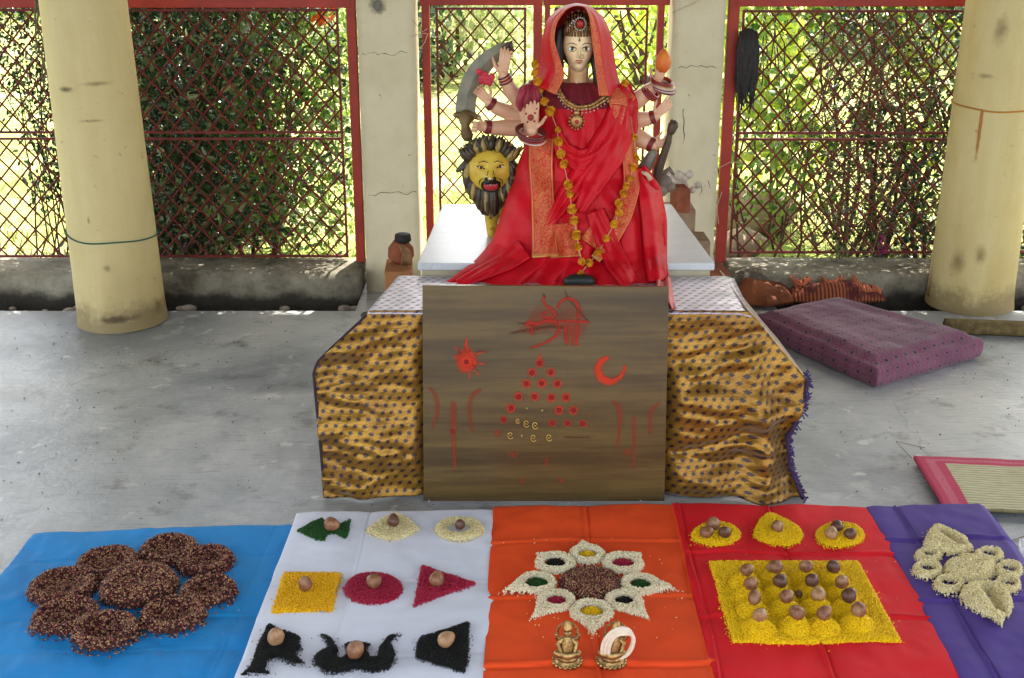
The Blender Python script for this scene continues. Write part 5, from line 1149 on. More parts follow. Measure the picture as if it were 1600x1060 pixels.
# crown
M_crown = plain('dark_antique_gold', (.30, .15, .05), (.10, .045, .02), 140, .35, .6, .7, bump=.5, bscale=200)
cr_t = HC + Vector((0, 0, .05)); mb = MB(); nc = 15
for k in range(nc + 1):
    a = math.pi*k/nc; hgt = (.054 if k % 2 else .044)*max(0, math.sin(a))**.7 + .008; x = -.040*math.cos(a); y = -.046*math.sin(a) - .002; base = HC + Vector((x, y*.92, .032))
    mb.limb([base, base + Vector((0, .004, hgt*.5)), base + Vector((0, .012, hgt))], [.0022, .0040, .0016], 7); mb.ball(base + Vector((0, .012, hgt + .003)), .0032, 7, 5); mb.ball(base + Vector((0, .003, hgt*.5)), .0036, 7, 5); mb.ball(base + Vector((0, -.002, 0)), .0032, 7, 5); mb.ball(base + Vector((0, -.001, .007)), .0022, 6, 4)
crn = mb.build('crown', M_crown, ST_, smooth=True)
mb = MB(); mb.ball(HC + Vector((.001, -.046, .063)), (.0105, .005, .0115), 14, 8); mb.build('red_jewel', plain('red_enamel', (.50, .02, .015), rough=.3, bump=0), crn, smooth=True)
mb = MB(); c = HC + Vector((.001, -.046, .063))
for k in range(16): a = 2*math.pi*k/16; mb.ball(c + Vector((.0155*math.cos(a), 0, .017*math.sin(a))), .0024, 6, 4)
for k in range(5):
    mb.ball(HC + Vector((-.034 + .004*k, -.022 - .006*k, .044 + .007*k)), .0030, 6, 4)
mb.build('pearls', plain('pearl', (.72, .66, .56), rough=.25, bump=0), crn, smooth=True)
# veil
inn = [(868, 148), (884, 118), (874, 92), (865, 62), (870, 34), (886, 14), (900, 9), (913, 10), (921, 27), (924, 56), (928, 88), (932, 119), (936, 150)]
out = [(832, 132), (842, 104), (844, 84), (846, 60), (853, 31), (873, 12), (898, 4), (921, 8), (942, 24), (955, 48), (961, 85), (966, 119), (978, 150)]
nT, nS = 90, 26; tt = np.linspace(0, 12, nT); I = np.stack([np.interp(tt, range(13), [p[k] for p in inn]) for k in (0, 1)], 1); O = np.stack([np.interp(tt, range(13), [p[k] for p in out]) for k in (0, 1)], 1)
for _ in range(6):
    for Q in (I, O): Q[1:-1] = (Q[:-2] + 2*Q[1:-1] + Q[2:])/4
V = []; UV = []
for i in range(nT):
    for j in range(nS):
        s = j/(nS-1)*1.5
        if s <= 1:
            q = I[i]*(1-s) + O[i]*s; d = 3.545 + .10*(1 - math.cos(s*math.pi/2)) ; d += .004*math.sin(s*16 + i*.06)*math.sin(s*math.pi)
            low_ = abs(i/(nT-1) - .5)*2; d -= .03*max(0, low_ - .72)/.28*(1 - s*.3)
        else:
            f = (s - 1)/.5; q = O[i]*(1 - f*.6) + np.array([904, 80])*f*.6; d = 3.645 + .085*f
        V.append(P(q[0], q[1], d)); UV.append((s/.42 if s < .42 else 0.30, i/(nT-1)*.95))
V = np.array([tuple(v) for v in V]); F = grid_faces(nT, nS); js = (np.arange(len(F)) % (nS-1)); mi = np.where(js < int(.42/1.5*(nS-1)) + 0, 0, 1)
o = mesh_np('veil', V, F, None, ST_, uv=UV, mats=[M_veilg, M_saree], midx=mi); md = o.modifiers.new('thick', 'SOLIDIFY'); md.thickness = .002
# sleeves
mb = MB()
for c, r in (((827, 150, 3.60), (.034, .035, .036)), ((824, 160, 3.60), (.034, .032, .034)), ((836, 138, 3.61), (.026, .03, .026))): mb.ball(P(*c), r, 18, 12)
for k in range(7): a = 2*math.pi*k/7; mb.limb([P(828, 140, 3.58) + Vector((.018*math.cos(a), -.01, .0)), P(826, 158, 3.575) + Vector((.028*math.cos(a), -.006*math.sin(a) - .006, 0)), P(825, 172, 3.57) + Vector((.024*math.cos(a), 0, 0))], [.006, .010, .005], 8)
mb.build('sleeve', plain('crimson_sleeve', (.34, .008, .035), (.22, .006, .02), 30, .5, .4, bump=.3, bscale=80, sheen=.3), ST_, smooth=True)
mb = MB()
for c, r in (((968, 150, 3.62), (.032, .035, .036)), ((976, 168, 3.62), (.028, .032, .036)), ((982, 195, 3.63), (.022, .03, .04))): mb.ball(P(*c), r, 18, 12)
mb.build('sleeve', M_sareeg, ST_, smooth=True)
# bangles
def bangle(c, ax, r, th, mat, nm='bangle', parent=ST_):
    ax = Vector(ax).normalized(); e1 = ax.orthogonal().normalized(); e2 = ax.cross(e1); return MB().tube([Vector(c) + (e1*math.cos(a) + e2*math.sin(a))*r for a in np.linspace(0, 2*math.pi, 24, endpoint=False)], th, 7, closed=True).build(nm, mat, parent, smooth=True)
M_bw = plain('pale_bangle', (.62, .50, .44), rough=.3, bump=0); M_br = plain('red_bangle', (.33, .02, .02), rough=.3, bump=0)
for L_, rr in ((A_, .0185), (B_, .0185), (C_, .0190), (F_, .019), (G_, .0205)):
    a, b = L_[-2], L_[-1]; ax = b - a
    for k, f in enumerate((.55, .72, .90)): bangle(a + ax*f, ax, rr - .001*k, .0030, (M_bang, M_br, M_bang)[k])
for k, (dz, m_) in enumerate(((0, M_bang), (.010, M_bang), (.019, M_br), (.026, M_bw), (-.008, M_bw))):
    c = P(829 + k*.6, 206 + 1.5*k, 3.50); bangle(c + Vector((0, 0, -dz*.4)), (.18, -.35, 1), .040 - .001*k, .0042 if m_ is M_bang else .0025, m_)
for k in range(7): bangle(P(1034 + 1.2*k*.5, 126 + 2.3*k, 3.63), (.25, -.25, 1), .033 - .0008*abs(k-3), .0038, (M_br, M_bang, M_gold, M_bw, M_bang, M_bw, M_bang)[k])
for k in range(3): bangle(P(1013 + 3*k, 147 - 2*k, 3.655), E_[-1] - E_[-2], .024, .004, (M_br, M_bang, M_br)[k])
# necklace
M_pearl = plain('old_pearl', (.66, .52, .40), rough=.3, bump=0)
def neck(pts, r, nm, k=46, drop=False):
    Pp = np.array(pts, float); s_ = np.linspace(0, len(Pp)-1, k); Q = np.stack([np.interp(s_, range(len(Pp)), Pp[:, j]) for j in (0, 1)], 1)
    for _ in range(4): Q[1:-1] = (Q[:-2] + 2*Q[1:-1] + Q[2:])/4
    mb = MB(); mp = MB()
    for i, q in enumerate(Q):
        c = hit(q[0], q[1], .014); mb.ball(c, r*(1 + .25*(i % 2)), 7, 5)
        if drop and i % 2: mp.ball(hit(q[0] + (q[0]-903)*.03, q[1] + 5.5, .016), .0026, 6, 4); mp.ball(hit(q[0] + (q[0]-903)*.06, q[1] + 10, .016), .0023, 6, 4)
    o_ = mb.build(nm, M_gold, ST_, smooth=True)
    if drop: mp.build('pearls', M_pearl, o_, smooth=True)
neck([(866, 118), (872, 138), (884, 158), (902, 168), (924, 165), (944, 152), (960, 138)], .0044, 'necklace', 46, True)
neck([(864, 124), (870, 144), (884, 163), (902, 172), (926, 169), (946, 157), (962, 144)], .0036, 'necklace', 46)
mb = MB(); c = hit(901, 190, .018)
mb.ball(c, (.017, .006, .019), 14, 9); mb.ball(hit(901, 177, .018), (.009, .005, .008), 10, 7)
for k in range(14): a = 2*math.pi*k/14; mb.ball(c + Vector((.020*math.cos(a), 0, .022*math.sin(a))), .0034, 6, 4)
pn = mb.build('pendant', M_gold, ST_, smooth=True); MB().ball(c + Vector((0, -.006, 0)), (.006, .003, .006), 10, 7).build('stone', M_lip, pn, smooth=True)
# things in the hands, moulded in one with the statue
M_blade = plain('grey_green_painted_blade', (.22, .20, .14), (.15, .14, .10), 30, .45, .5, bump=.2); M_wood = plain('dark_painted_wood', (.09, .05, .03), (.05, .03, .02), 30, .5, .4)
oe = [(800, 64), (778, 69), (757, 80), (738, 97), (724, 118), (715, 144), (711, 170), (714, 186)]; ie = [(803, 78), (790, 87), (774, 102), (761, 118), (750, 138), (744, 158), (743, 174), (747, 186)]
V = []; n8 = 40; OE = np.stack([np.interp(np.linspace(0, 7, n8), range(8), [p[k] for p in oe]) for k in (0, 1)], 1); IE = np.stack([np.interp(np.linspace(0, 7, n8), range(8), [p[k] for p in ie]) for k in (0, 1)], 1)
for i in range(n8):
    o1, i1 = P(*OE[i], 3.665), P(*IE[i], 3.665); m1 = (o1 + i1)/2; th = .008
    V += [o1, m1 + Vector((0, -th, 0)), i1, m1 + Vector((0, th, 0))]
mesh_np('sword_blade', V, [tuple(int((i*4 + k), ) for k in ()) or (i*4 + k, i*4 + (k+1) % 4, (i+1)*4 + (k+1) % 4, (i+1)*4 + k) for i in range(n8-1) for k in range(4)] + [(0, 1, 2, 3), ((n8-1)*4+3, (n8-1)*4+2, (n8-1)*4+1, (n8-1)*4)], M_blade, ST_, smooth=False)
mb = MB(); mb.limb([P(728, 184, 3.66), P(727, 197, 3.645), P(730, 212, 3.65)], [.024, .012, .018], 12); mb.limb([P(712, 180, 3.66), P(730, 178, 3.66), P(748, 184, 3.66)], [.008, .010, .008], 8); mb.build('sword_hilt', plain('brass_brown_hilt', (.20, .13, .05), (.12, .07, .03), 40, .5, .4, .3), ST_, smooth=True)
mb = MB(); mb.tube([P(x, y, 3.655) for x, y in ((782, 78), (792, 72), (800, 66), (797, 74), (803, 78), (792, 82))], [.005, .007, .006, .005, .006, .003], 7); mb.build('snake', M_wood, ST_, smooth=True)
mb = MB(); g = np.random.default_rng(6)
for k in range(16): mb.ball(P(758 + g.normal()*6, 121 + g.normal()*5, 3.635), (.010, .006, .009), 8, 6, Matrix.Rotation(g.uniform(0, 3), 3, 'Y'))
mb.build('flower', plain('pink_red_petal', (.60, .05, .07), (.45, .02, .04), 40, .6), ST_, smooth=True)
mb = MB().lathe(P(1036, 113, 3.60), [(.010, 0), (.019, .012), (.022, .028), (.018, .044), (.009, .058), (.002, .064)], 20, lambda a, z: 1 + .06*math.sin(6*a)); mb.build('lotus_bud', plain('orange_bud', (.72, .22, .03), (.6, .12, .02), 30, .5), ST_, smooth=True)
mb = MB(); mb.limb([P(1050, 190, 3.60), P(1044, 222, 3.60), P(1030, 262, 3.61), P(1024, 288, 3.62)], [.006, .010, .013, .015], 12); mb.limb([P(1052, 196, 3.6), P(1048, 206, 3.6)], [.015, .012], 10); mb.build('mace', M_wood, ST_, smooth=True)
mb = MB(); mb.limb([P(1020, 240, 3.62), P(1008, 262, 3.62), P(1002, 275, 3.62)], [.014, .020, .016], 10); mb.build('scabbard', plain('grey_scabbard', (.22, .19, .15), (.12, .10, .08), 30, .5), ST_, smooth=True)
mb = MB()
for (x, y, r) in ((1036, 284, .022), (1022, 288, .02), (1044, 292, .018), (1030, 296, .024)): mb.ball(P(x, y, 3.7), (r*1.2, r, r), 12, 8)
mb.limb([P(1038, 270, 3.7), P(1046, 264, 3.7), P(1052, 272, 3.7)], [.008, .007, .005], 8)
mb.build('demon_figure', plain('brown_grey_cast', (.20, .16, .12), (.12, .09, .07), 30, .6), ST_, smooth=True)
mb = MB(); mb.tube([P(998, 268, 3.58), P(1010, 272, 3.57), P(1016, 279, 3.57), P(1010, 284, 3.58)], [.004, .007, .008, .005], 8); mb.build('lion_tail', plain('cream_cast', (.66, .50, .34)), ST_, smooth=True)
MB().ball(P(905, 440, 3.325), (.045, .02, .022), 14, 8).build('base', plain('black_base', (.02, .025, .02), rough=.4), ST_, smooth=True)

# ---- lion
LI = thing('lion_statue', 'painted lion with yellow face, open red mouth and dark mane beside the goddess', 'lion', (P(765, 300, 3.7).x, 3.75, .538))
LC = P(765, 266, 3.64)
M_lface = plain('ochre_face_paint', (.64, .44, .055), (.52, .33, .035), 30, .4, .4, bump=.1); M_mane = plain('dark_mane_paint', (.030, .020, .012), (.06, .04, .02), 50, .45, .5); M_mane2 = plain('yellow_mane_paint', (.36, .26, .07), (.26, .18, .05), 50, .45, .5)
lb = MB(); nph, nth = 60, 40; V = [(0, 0, .066)]
def lf(x, z):
    g_ = lambda cx, cz, sx, sz: math.exp(-((x - cx)/sx)**2 - ((z - cz)/sz)**2)
    return .022*g_(.004, -.018, .020, .016) + .012*g_(.004, -.002, .010, .022) + .012*g_(.004, -.045, .018, .010) - .006*(g_(-.024, .016, .012, .007) + g_(.030, .018, .012, .007)) + .005*(g_(-.022, .028, .014, .005) + g_(.028, .03, .014, .005)) - .010*g_(.004, -.034, .013, .006)
for i in range(1, nth):
    for k in range(nph):
        th, ph = math.pi*i/nth, 2*math.pi*k/nph; x, y, z = .070*math.sin(th)*math.cos(ph), .045*math.sin(th)*math.sin(ph), .066*math.cos(th); x *= 1 - .14*max(0, -z/.066); V.append((x, y - (lf(x, z) if y < 0 else 0), z))
V.append((0, 0, -.066)); e_ = len(V)-1; F = []
for k in range(nph): F += [(0, 1+k, 1+(k+1) % nph), (e_, e_-nph+(k+1) % nph, e_-nph+k)]
for i in range(nth-2):
    for k in range(nph): a_ = 1+i*nph; F.append((a_+k, a_+nph+k, a_+nph+(k+1) % nph, a_+(k+1) % nph))
lb.add(np.array(V) + np.array(LC), F)
c0, c1 = P(800, 320, 3.80), P(985, 330, 3.86)
lb.limb([LC + Vector((.02, .06, -.02)), c0, (c0 + c1)/2, c1], [.060, .075, .070, .065], 20)
for (px, d) in ((768, 3.74), (800, 3.84), (960, 3.80), (990, 3.92)):
    h_ = P(px, 330, d); lb.limb([h_, Vector((h_.x, d - .01, .60)), Vector((h_.x, d, .553))], [.032, .022, .016], 12); lb.limb([Vector((h_.x, d, .552)), Vector((h_.x, d - .035, .550))], [.016, .014], 10)
lbo = lb.build('body', M_lface, LI, smooth=True); rm = lbo.modifiers.new('one_skin', 'REMESH'); rm.mode = 'VOXEL'; rm.voxel_size = .0028; rm.use_smooth_shade = True
def lp(dx, dz, off=0):
    x, z = dx, dz; return LC + Vector((x, -.045*math.sqrt(max(0, 1 - (x/.070)**2 - (z/.066)**2)) - lf(x, z) - off, z))
g = np.random.default_rng(9); md_, my_ = MB(), MB()
for k in range(420):
    a = 2*math.pi*g.uniform(); ca, sa = math.cos(a), math.sin(a); lay = g.uniform(); r0 = .063 + .006*lay
    s0 = LC + Vector((r0*ca, -.020 + .045*lay, .062*sa + .004)); out_ = Vector((ca, 0, sa)); dr = (out_*(.50 if sa > .3 else .12) + Vector((0, .1, -.7 if sa < .35 else .3))).normalized()
    ln = (.024 if sa > .5 else .034 if sa > -.4 else .034 + .038*max(0, 1 - abs(ca)*1.5))*g.uniform(.8, 1.2); s1 = s0 + dr*ln*.55 + Vector((0, -.008, 0)); s2 = s1 + (dr + Vector((0, .1, -.5 if sa < .3 else .2))).normalized()*ln*.6
    (my_ if g.uniform() < .22 else md_).limb([s0, s1, s2], [.0080, .0085, .0035], 7)
md_.ball(LC + Vector((0, .035, -.01)), (.070, .045, .085), 24, 16); md_.limb([LC + Vector((0, .02, -.05)), LC + Vector((.006, .02, -.12))], [.05, .022], 14)
md_.build('mane', M_mane, LI, smooth=True); my_.build('mane_highlights', M_mane2, LI, smooth=True)
for dx, dz, tl in ((-.024, .015, -.12), (.031, .018, .15)):
    e = MB().ball(lp(dx, dz, -.001), (.0085, .004, .0040), 12, 8).build('eye', M_wht, LI, smooth=True); MB().ball(lp(dx, dz, .0025), (.0034, .002, .0034), 10, 6).build('iris', M_ink, e, smooth=True)
    mb = MB(); mb.tube([lp(dx + q*.010, dz + .004*(1 - abs(q)) + tl*.02*q, .001) for q in (-1.2, -.5, 0, .5, 1.2)], .0013, 6); mb.tube([lp(dx + q*.010, dz - .004*(1 - abs(q)) + tl*.02*q, .001) for q in (-1.1, -.5, 0, .5, 1.1)], .0011, 6); mb.build('eye_outline', plain('red_brown_line', (.14, .02, .01), bump=0), e, smooth=True)
mb = MB(); mb.ball(lp(-.008, -.014, .000), (.007, .006, .0055), 10, 7); mb.ball(lp(.014, -.012, .000), (.007, .006, .0055), 10, 7); mb.limb([lp(.003, -.016, .001), lp(.003, -.026, .002)], [.006, .004], 8); mb.build('nose', M_ink, LI, smooth=True)
mb = MB()
for sg in (-1, 1):
    mb.tube([lp(.004 + sg*.008, .030, .0008), lp(.004 + sg*.020, .034, .0008), lp(.004 + sg*.036, .028, .0008)], [.0008, .0018, .0008], 6)
    mb.tube([lp(.004 + sg*.007, .010, .0008), lp(.004 + sg*.010, -.004, .0008)], [.0006, .0014], 6); mb.tube([lp(.004 + sg*.020, -.012, .0008), lp(.004 + sg*.032, -.022, .0008), lp(.004 + sg*.034, -.036, .0008)], [.0006, .0014, .0008], 6)
mb.build('face_lines', M_ink, LI, smooth=True)
MB().ball(lp(.003, -.010, .003), (.003, .003, .004), 8, 6).build('nose_highlight', M_wht, LI, smooth=True)  # highlight of the dark nose, put in as a white ball
mo = MB(); mo.tube([lp(.004 + .024*math.cos(a), -.036 + .017*math.sin(a), .002) for a in np.linspace(0, 2*math.pi, 24, endpoint=False)], [.0048]*24, 8, closed=True); mo.limb([lp(-.02, -.03, .001), lp(-.006, -.024, .002), lp(.014, -.024, .002), lp(.03, -.028, .001)], [.003, .006, .006, .003], 8); mth = mo.build('mouth', M_ink, LI, smooth=True)
MB().ball(lp(.004, -.037, .002), (.022, .007, .013), 16, 10).build('tongue', plain('red_mouth_paint', (.50, .03, .03), (.38, .02, .02), rough=.35), mth, smooth=True)
mb = MB()
for q in (-.014, -.006, .002, .010, .018): mb.ball(lp(.002 + q, -.0275, .007), (.0030, .002, .0030), 8, 5)
mb.build('teeth', M_wht, mth, smooth=True)

# ---- marigold garland, hung on the statue
GA = thing('marigold_garland', 'string of orange marigolds hanging in a long loop over the red saree', 'garland', hit(905, 420, .02).to_tuple())
fl = MB(); g = np.random.default_rng(13)
for k in range(90):
    v = Vector(g.normal(size=3)).normalized(); v.y = v.y if v.y < .3 else -v.y; t1 = v.orthogonal().normalized(); t2 = v.cross(t1); r = .0105*g.uniform(.8, 1.15); c = v*r*.55; w_ = .0042
    fl.add([c - t1*w_*.4, v*r + t1*-w_ + t2*.001, v*r*1.12 + t2*.002, v*r + t1*w_, c + t1*w_*.4], [(0, 1, 2, 3, 4)])
fl.ball((0, 0, 0), .0085, 10, 7); fo = fl.build('marigold', M_mar, None); fme = fo.data; bpy.data.objects.remove(fo)
left = [(836, 101), (836, 113), (840, 127), (844, 142), (851, 160), (860, 174), (871, 203), (872, 222), (876, 240), (881, 257), (888, 289), (890, 304), (894, 327), (897, 345), (901, 368), (904, 386), (909, 409), (920, 411), (906, 430)]
right = [(976, 131), (981, 150), (990, 215), (993, 247), (989, 262), (984, 279), (979, 291), (974, 303), (967, 318), (966, 333), (960, 350), (947, 373), (935, 396)]
def gp(x, y, off): return P(x, y, 3.575) if y < 135 and x < 850 else hit(x, y, off)
for (x, y) in left + right:
    o = bpy.data.objects.new('marigold', fme); link(o, GA); o.location = gp(x, y, .026) - Vector(GA.location); s_ = g.uniform(.85, 1.18); o.scale = (s_,)*3; o.rotation_euler = (g.normal()*.5, g.normal()*.6, g.normal()*.4)
mb = MB(); mb.tube([gp(x, y, .022) for x, y in left], .0011, 5); mb.tube([gp(x, y, .022) for x, y in right + [(920, 411)]], .0011, 5); mb.build('thread', plain('garland_thread', (.55, .45, .25), bump=0), GA, smooth=True)

# ================================================================== THINGS ON THE RIGHT
# mattress
n = NB('purple_patterned_ticking'); u_ = n.sep(n.uv()); A1 = n.math('MULTIPLY', n.math('ADD', u_[0], u_[1]), 7.0); A2 = n.math('MULTIPLY', n.math('SUBTRACT', u_[0], u_[1]), 7.0)
U1 = n.math('MULTIPLY', u_[0], 11.0); V1 = n.math('MULTIPLY', u_[1], 11.0)
rowp = n.math('MULTIPLY', n.math('MODULO', n.math('FLOOR', V1), 2.0), .5); fu = n.math('ABSOLUTE', n.math('SUBTRACT', n.math('FRACT', n.math('ADD', n.math('ADD', U1, rowp), 20.0)), .5)); fv = n.math('ABSOLUTE', n.math('SUBTRACT', n.math('FRACT', n.math('ADD', V1, 20.0)), .5))
d_ = n.math('ADD', fu, fv); line = n.rampf(n.math('ABSOLUTE', n.math('SUBTRACT', d_, .42)), .06, .02); line2 = n.rampf(fu, .44, .48); dash = n.math('MULTIPLY', n.rampf(fu, .14, .09), n.rampf(fv, .10, .06)); inner = n.rampf(n.math('ABSOLUTE', n.math('SUBTRACT', d_, .24)), .05, .02)
col = n.ramp(n.noise(5, 5, .7), [(.35, (.24, .095, .15)), (.65, (.15, .060, .10))]); col = n.mix(n.math('MULTIPLY', line, .8), col, (.16, .02, .06)); col = n.mix(n.math('MULTIPLY', line2, .85), col, (.22, .015, .06)); col = n.mix(n.math('MULTIPLY', inner, .6), col, (.14, .08, .12)); col = n.mix(dash, col, (.015, .01, .03))
col = n.mix(n.math('MULTIPLY', n.noise(260, 2), .35), col, (.08, .04, .07)); n.bump(n.noise(300, 2), .3, .002, n.bump(n.noise(9, 4, .6), .5, .015)); M_matt = n.fin(col, .8, .2, 0, .2)
hT = .095; cn_ = [G(1180, 482, hT), G(1303, 458, hT), G(1536, 520, hT), G(1372, 566, hT)]
nu = 70; V = []; UV = []; zz = []
U, W2 = np.meshgrid(np.linspace(0, 1, nu), np.linspace(0, 1, nu), indexing='ij')
Xm = (cn_[0].x*(1-U) + cn_[1].x*U)*(1-W2) + (cn_[3].x*(1-U) + cn_[2].x*U)*W2; Ym = (cn_[0].y*(1-U) + cn_[1].y*U)*(1-W2) + (cn_[3].y*(1-U) + cn_[2].y*U)*W2
e = np.minimum(np.minimum(U, 1-U), np.minimum(W2, 1-W2)); Zm = hT - .022 + .024*sm(0, .10, e) + .008*vnoise(U*5, W2*5, 51, 2) - .004*np.exp(-((e - .05)/.012)**2)
uvm = np.stack([U, W2], -1).reshape(-1, 2)
bd = [(i, 0) for i in range(nu)] + [(nu-1, j) for j in range(1, nu)] + [(i, nu-1) for i in range(nu-2, -1, -1)] + [(0, j) for j in range(nu-2, 0, -1)]
cx_, cy_ = Xm.mean(), Ym.mean(); Vt = np.stack([Xm, Ym, Zm], -1).reshape(-1, 3).tolist(); UVl = uvm.tolist(); Fm = [tuple(r) for r in grid_faces(nu, nu)]; lv = []
for li, (zf, gx) in enumerate(((.80, 1.018), (.45, 1.024), (.15, 1.008), (.02, .97))):
    base = len(Vt)
    for q, (i, j) in enumerate(bd):
        wob = 1 + .006*math.sin(q*.25 + li); Vt.append((cx_ + (Xm[i, j] - cx_)*gx*wob, cy_ + (Ym[i, j] - cy_)*gx*wob, Zm[i, j]*zf + .0015)); UVl.append((U[i, j] + (i == nu-1)*.05*(li+1) - (i == 0)*.05*(li+1), W2[i, j] + (j == nu-1)*.05*(li+1) - (j == 0)*.05*(li+1)))
    lv.append(base)
top_i = [i*nu + j for i, j in bd]; prev = top_i
for base in lv:
    cur = [base + q for q in range(len(bd))]
    for q in range(len(bd)): q2 = (q+1) % len(bd); Fm.append((prev[q], cur[q], cur[q2], prev[q2]))
    prev = cur
o = mesh_np('mattress', Vt, Fm, M_matt, uv=UVl, org=(cx_, cy_, 0)); tag(o, 'thin purple patterned mattress lying on the floor right of the altar', 'mattress')
# crumpled cloths behind it
def crumple(name, pts, H, mat, label, cat, seed, freq=14, fringe=None):
    q = [tuple(G(x, y, 0))[:2] for x, y in pts]; f = poly_sdf(q); lo, hi = bounds(q, .0); k = 150; xs = np.linspace(lo[0], hi[0], k); ys = np.linspace(lo[1], hi[1], k); Xg, Yg = np.meshgrid(xs, ys, indexing='ij'); m = f(Xg, Yg)
    h = H*np.sqrt(np.clip(m/.05, 0, 1))*(.55 + .45*np.abs(vnoise(Xg*freq*.6 + Yg*freq*.4, Yg*freq - Xg*3, seed, 1))*1.6); F = grid_faces(k, k); okv = (m > 0).ravel(); F = F[okv[F].all(1)]; us = np.unique(F); rp = -np.ones(k*k, int); rp[us] = range(len(us))
    V = np.stack([Xg, Yg, h + .002], -1).reshape(-1, 3)[us]; o = mesh_np(name, V, rp[F], mat, org=(V[:, 0].mean(), V[:, 1].mean(), 0)); o.modifiers.new('thick', 'SOLIDIFY').thickness = .003; return tag(o, label, cat)
M_oc = plain('burnt_orange_cloth', (.24, .075, .028), (.12, .038, .018), 9, .8, .2, bump=.5, bscale=20, bdist=.01)
n = NB('rust_woven_cloth'); wv = n.n('ShaderNodeTexWave', wave_type='BANDS', bands_direction='X'); wv.inputs['Scale'].default_value = 22; wv.inputs['Distortion'].default_value = 2; n.l(n.obj(), wv.inputs[0])
col = n.mix(wv.outputs['Fac'], (.10, .022, .016), (.36, .11, .05)); col = n.mix(n.rampf(n.noise(6, 4), .5, .6), col, (.09, .02, .02)); n.bump(n.noise(80, 4), .5, .006); M_rc = n.fin(col, .85, .2)
crumple('crumpled_cloth', [(1140, 478), (1150, 425), (1165, 420), (1205, 432), (1235, 452), (1240, 478), (1200, 486)], .10, M_oc, 'crumpled burnt orange cloth lying between the altar and the kerb', 'cloth', 61, 9)
crumple('shawl', [(1228, 476), (1238, 440), (1290, 436), (1340, 440), (1380, 462), (1385, 474), (1310, 482)], .075, M_rc, 'rust and orange fringed shawl heaped behind the purple mattress', 'shawl', 64, 10)
mb = MB(); g = np.random.default_rng(21)
for k in range(60): x = 1240 + k*2.3; a = G(x, 440 + 5*math.sin(k*.3) + max(0, k-40)*1.2, .07); mb.limb([a, a + Vector((g.normal()*.008, g.normal()*.01 + .01, .016))], [.005, .003], 6)
fr = mb.build('shawl_fringe', plain('orange_tassels', (.58, .20, .09), (.42, .10, .05), 60, .9), None, smooth=True); sh_ = [o for o in bpy.data.objects if o.name == 'shawl'][0]
fr.parent = sh_; fr.location = -Vector(sh_.location)
# straw mats
n = NB('woven_straw'); u_ = n.sep(n.uv()); w1 = n.math('FRACT', n.math('MULTIPLY', u_[1], 22.0)); st = n.noise(6, 4, .7, n.scale(n.uv(), (3, 90, 1)))
col = n.ramp(st, [(.38, (.26, .22, .09)), (.5, (.50, .46, .27)), (.62, (.68, .65, .50))]); col = n.mix(n.math('MULTIPLY', n.rampf(n.math('ABSOLUTE', n.math('SUBTRACT', w1, .5)), .34, .48), .75), col, (.10, .08, .03))
e = n.math('MINIMUM', n.math('MULTIPLY', u_[0], 1.6), u_[1]); bmask = n.rampf(e, .15, .145); pk = n.ramp(n.noise(40, 3, .7, n.scale(n.uv(), (8, 8, 1))), [(.4, (.56, .05, .12)), (.6, (.34, .015, .06))])
stitch = n.math('MULTIPLY', n.rampf(n.math('ABSOLUTE', n.math('SUBTRACT', e, .075)), .030, .018), n.rampf(n.noise(60, 2, .5, n.scale(n.uv(), (4, 4, 1))), .50, .58)); pk = n.mix(n.math('MULTIPLY', stitch, .55), pk, (.72, .40, .42)); col = n.mix(bmask, col, pk); n.bump(w1, .3, .003); M_straw = n.fin(col, .75, .3)
a, b, c, d = G(1427, 718, .012), G(1900, 736, .012), G(1940, 822, .012), G(1474, 797, .012); nu = 80
U, W2 = np.meshgrid(np.linspace(0, 1, nu), np.linspace(0, 1, nu), indexing='ij'); Xm = (a.x*(1-U) + b.x*U)*(1-W2) + (d.x*(1-U) + c.x*U)*W2; Ym = (a.y*(1-U) + b.y*U)*(1-W2) + (d.y*(1-U) + c.y*U)*W2
o = mesh_np('straw_mat', np.stack([Xm, Ym, .014 + .003*vnoise(U*8, W2*3, 71)], -1).reshape(-1, 3), grid_faces(nu, nu), M_straw, uv=np.stack([U, W2], -1).reshape(-1, 2), org=(a.x, a.y, 0)); md = o.modifiers.new('thick', 'SOLIDIFY'); md.thickness = .010; md.offset = -1; tag(o, 'straw mat with a crimson border on the floor at the right edge', 'mat')
mb = MB(); p1, p2 = G(1476, 512, .022), G(1760, 522, .022); ax = (p2 - p1).normalized(); pr = Vector((-ax.y, ax.x, 0)); pts = []
for k in range(60):
    t_ = k*.32; r = .006 + .0012*t_; pts.append((r*math.cos(t_), r*math.sin(t_)))
V = []; 
for s_ in np.linspace(0, (p2 - p1).length, 24):
    for (cx, cz) in pts: q = p1 + ax*s_ + pr*cx*1.3; V.append((q.x, q.y, .030 + cz))
o = mesh_np('rolled_mat', V, grid_faces(24, 60), plain('dark_straw', (.20, .15, .06), (.08, .055, .025), 30, .8, .2, bump=.8, bscale=60, bdist=.004), org=p1); o.modifiers.new('thick', 'SOLIDIFY').thickness = .003; tag(o, 'rolled up dark straw mat lying in front of the right round column', 'mat')
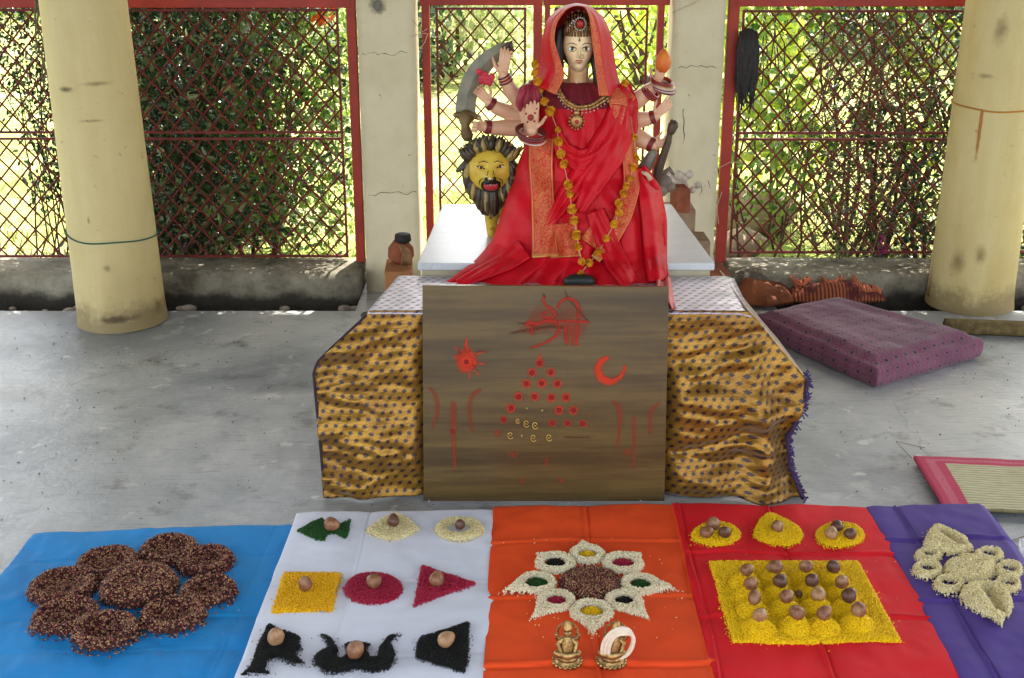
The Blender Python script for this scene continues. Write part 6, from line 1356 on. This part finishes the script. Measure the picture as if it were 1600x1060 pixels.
# bit of white plastic at the right edge
mb = MB(); V = []; F = []; k = 16
for i in range(k):
    for j in range(k): p = G(1592 + i*1.8 - j*.4, 846 + j*3.2 + i*.6, .0); V.append((p.x, p.y, .006 + .014*abs(float(vnoise(i*.35, j*.35, 81)))))
o = mesh_np('plastic_bag', V, grid_faces(k, k), plain('white_plastic', (.74, .74, .80), (.6, .6, .68), rough=.3), org=G(1600, 870)); o.modifiers.new('thick', 'SOLIDIFY').thickness = .001; tag(o, 'crumpled white plastic bag at the right edge beside the purple cloth', 'bag')
mb = MB(); mb.tube([G(1445, 700, .002), G(1400, 690, .003), G(1425, 716, .002)], .0008, 5); mb.tube([G(1578, 846, .003), G(1600, 838, .003), G(1630, 836, .003)], .0014, 5)
tag(mb.build('twig', M_twig), 'thin dark twig on the cement beside the straw mat', 'twig')

# ================================================================== BRASS FIGURINES
M_brass = plain('worn_brass', (.50, .33, .12), (.20, .12, .05), 90, .36, .6, .85, bump=.5, bscale=140, bdist=.004)
def idol(px, py, label, lean=0, shawl=False):
    b = G(px, py, ZC); t = thing('brass_figurine', label, 'figurine', b, 0, 'brass figurines on the orange cloth')
    mb = MB().lathe(b, [(.026, 0), (.028, .004), (.027, .008), (.022, .010), (.021, .014), (.024, .017), (.022, .021)], 28)
    for k in range(18): a = 2*math.pi*k/18; mb.ball(b + Vector((.0285*math.cos(a), .0285*math.sin(a), .005)), (.0042, .0042, .0046), 7, 5)
    mb.build('pedestal', M_brass, t, smooth=True)
    mb = MB(); L = lean; z = lambda h: b + Vector((L*h, 0, h))
    mb.limb([z(.022), z(.034), z(.048), z(.060)], [.018, .016, .013, .010], 14)
    mb.limb([b + Vector((-.020, -.008, .027)), b + Vector((0, -.016, .026)), b + Vector((.020, -.008, .027))], [.0085, .009, .0085], 10)
    for sx in (-1, 1):
        mb.limb([z(.056) + Vector((sx*.009, 0, 0)), z(.046) + Vector((sx*.019, -.003, 0)), z(.036) + Vector((sx*.014, -.014, 0))], [.0052, .0045, .0036], 8)
        mb.limb([z(.056) + Vector((sx*.009, .002, 0)), z(.056) + Vector((sx*.021, 0, .001)), z(.068) + Vector((sx*.023, -.003, 0))], [.0050, .0042, .0034], 8)
    mb.ball(z(.070), (.0095, .0100, .0110), 14, 10); mb.ball(z(.070) + Vector((0, -.0095, -.001)), (.0020, .0020, .0030), 7, 5); mb.limb([z(.058), z(.064)], [.006, .006], 8)
    mb.build('figure', M_brass, t, smooth=True)
    mb = MB().lathe(z(.077), [(.0105, 0), (.0100, .005), (.0075, .011), (.0045, .017), (.0015, .022)], 16, lambda a, q: 1 + .08*math.sin(8*a)); mb.build('crown', M_brass, t, smooth=True)
    mb = MB(); 
    for k in range(15): a = math.pi*(k/14)*1.25 - .4; mb.ball(z(.068) + Vector((.0205*math.cos(a), .009, .021*math.sin(a))), .0026, 6, 4)
    mb.tube([z(.068) + Vector((.0185*math.cos(a), .009, .019*math.sin(a))) for a in np.linspace(-.4, 3.54, 20)], .0016, 6); mb.build('halo', M_brass, t, smooth=True)
    return t, z
idol(886, 1036, 'bare brass figurine on a beaded round pedestal, left of the pair', 0)
t, z = idol(955, 1036, 'brass figurine wrapped in a white loop of wick, right of the pair', .12)
M_wick = plain('white_wick', (.76, .68, .54), (.66, .56, .42), 60, .9, .1, bump=.5, bscale=200)
mb = MB()
for q in range(3):
    pts = [z(.050) + Vector((.004 + (.034 - .0036*q)*math.cos(a)*.86 + .038*math.sin(a)*.22 + .0035*q, -.015 - .0022*q - .006*math.sin(a), (.042 - .004*q)*math.sin(a) + .002 + .0012*q*math.sin(3*a))) for a in np.linspace(0, 2*math.pi, 40, endpoint=False)]
    mb.tube(pts, .0040, 7, closed=True)
mb.build('garland', M_wick, None, smooth=True, org=z(.05)); wk = bpy.data.objects['garland']; wk.name = 'wick_loop'; tag(wk, 'white twisted cotton wick looped round the right brass figurine', 'wick')
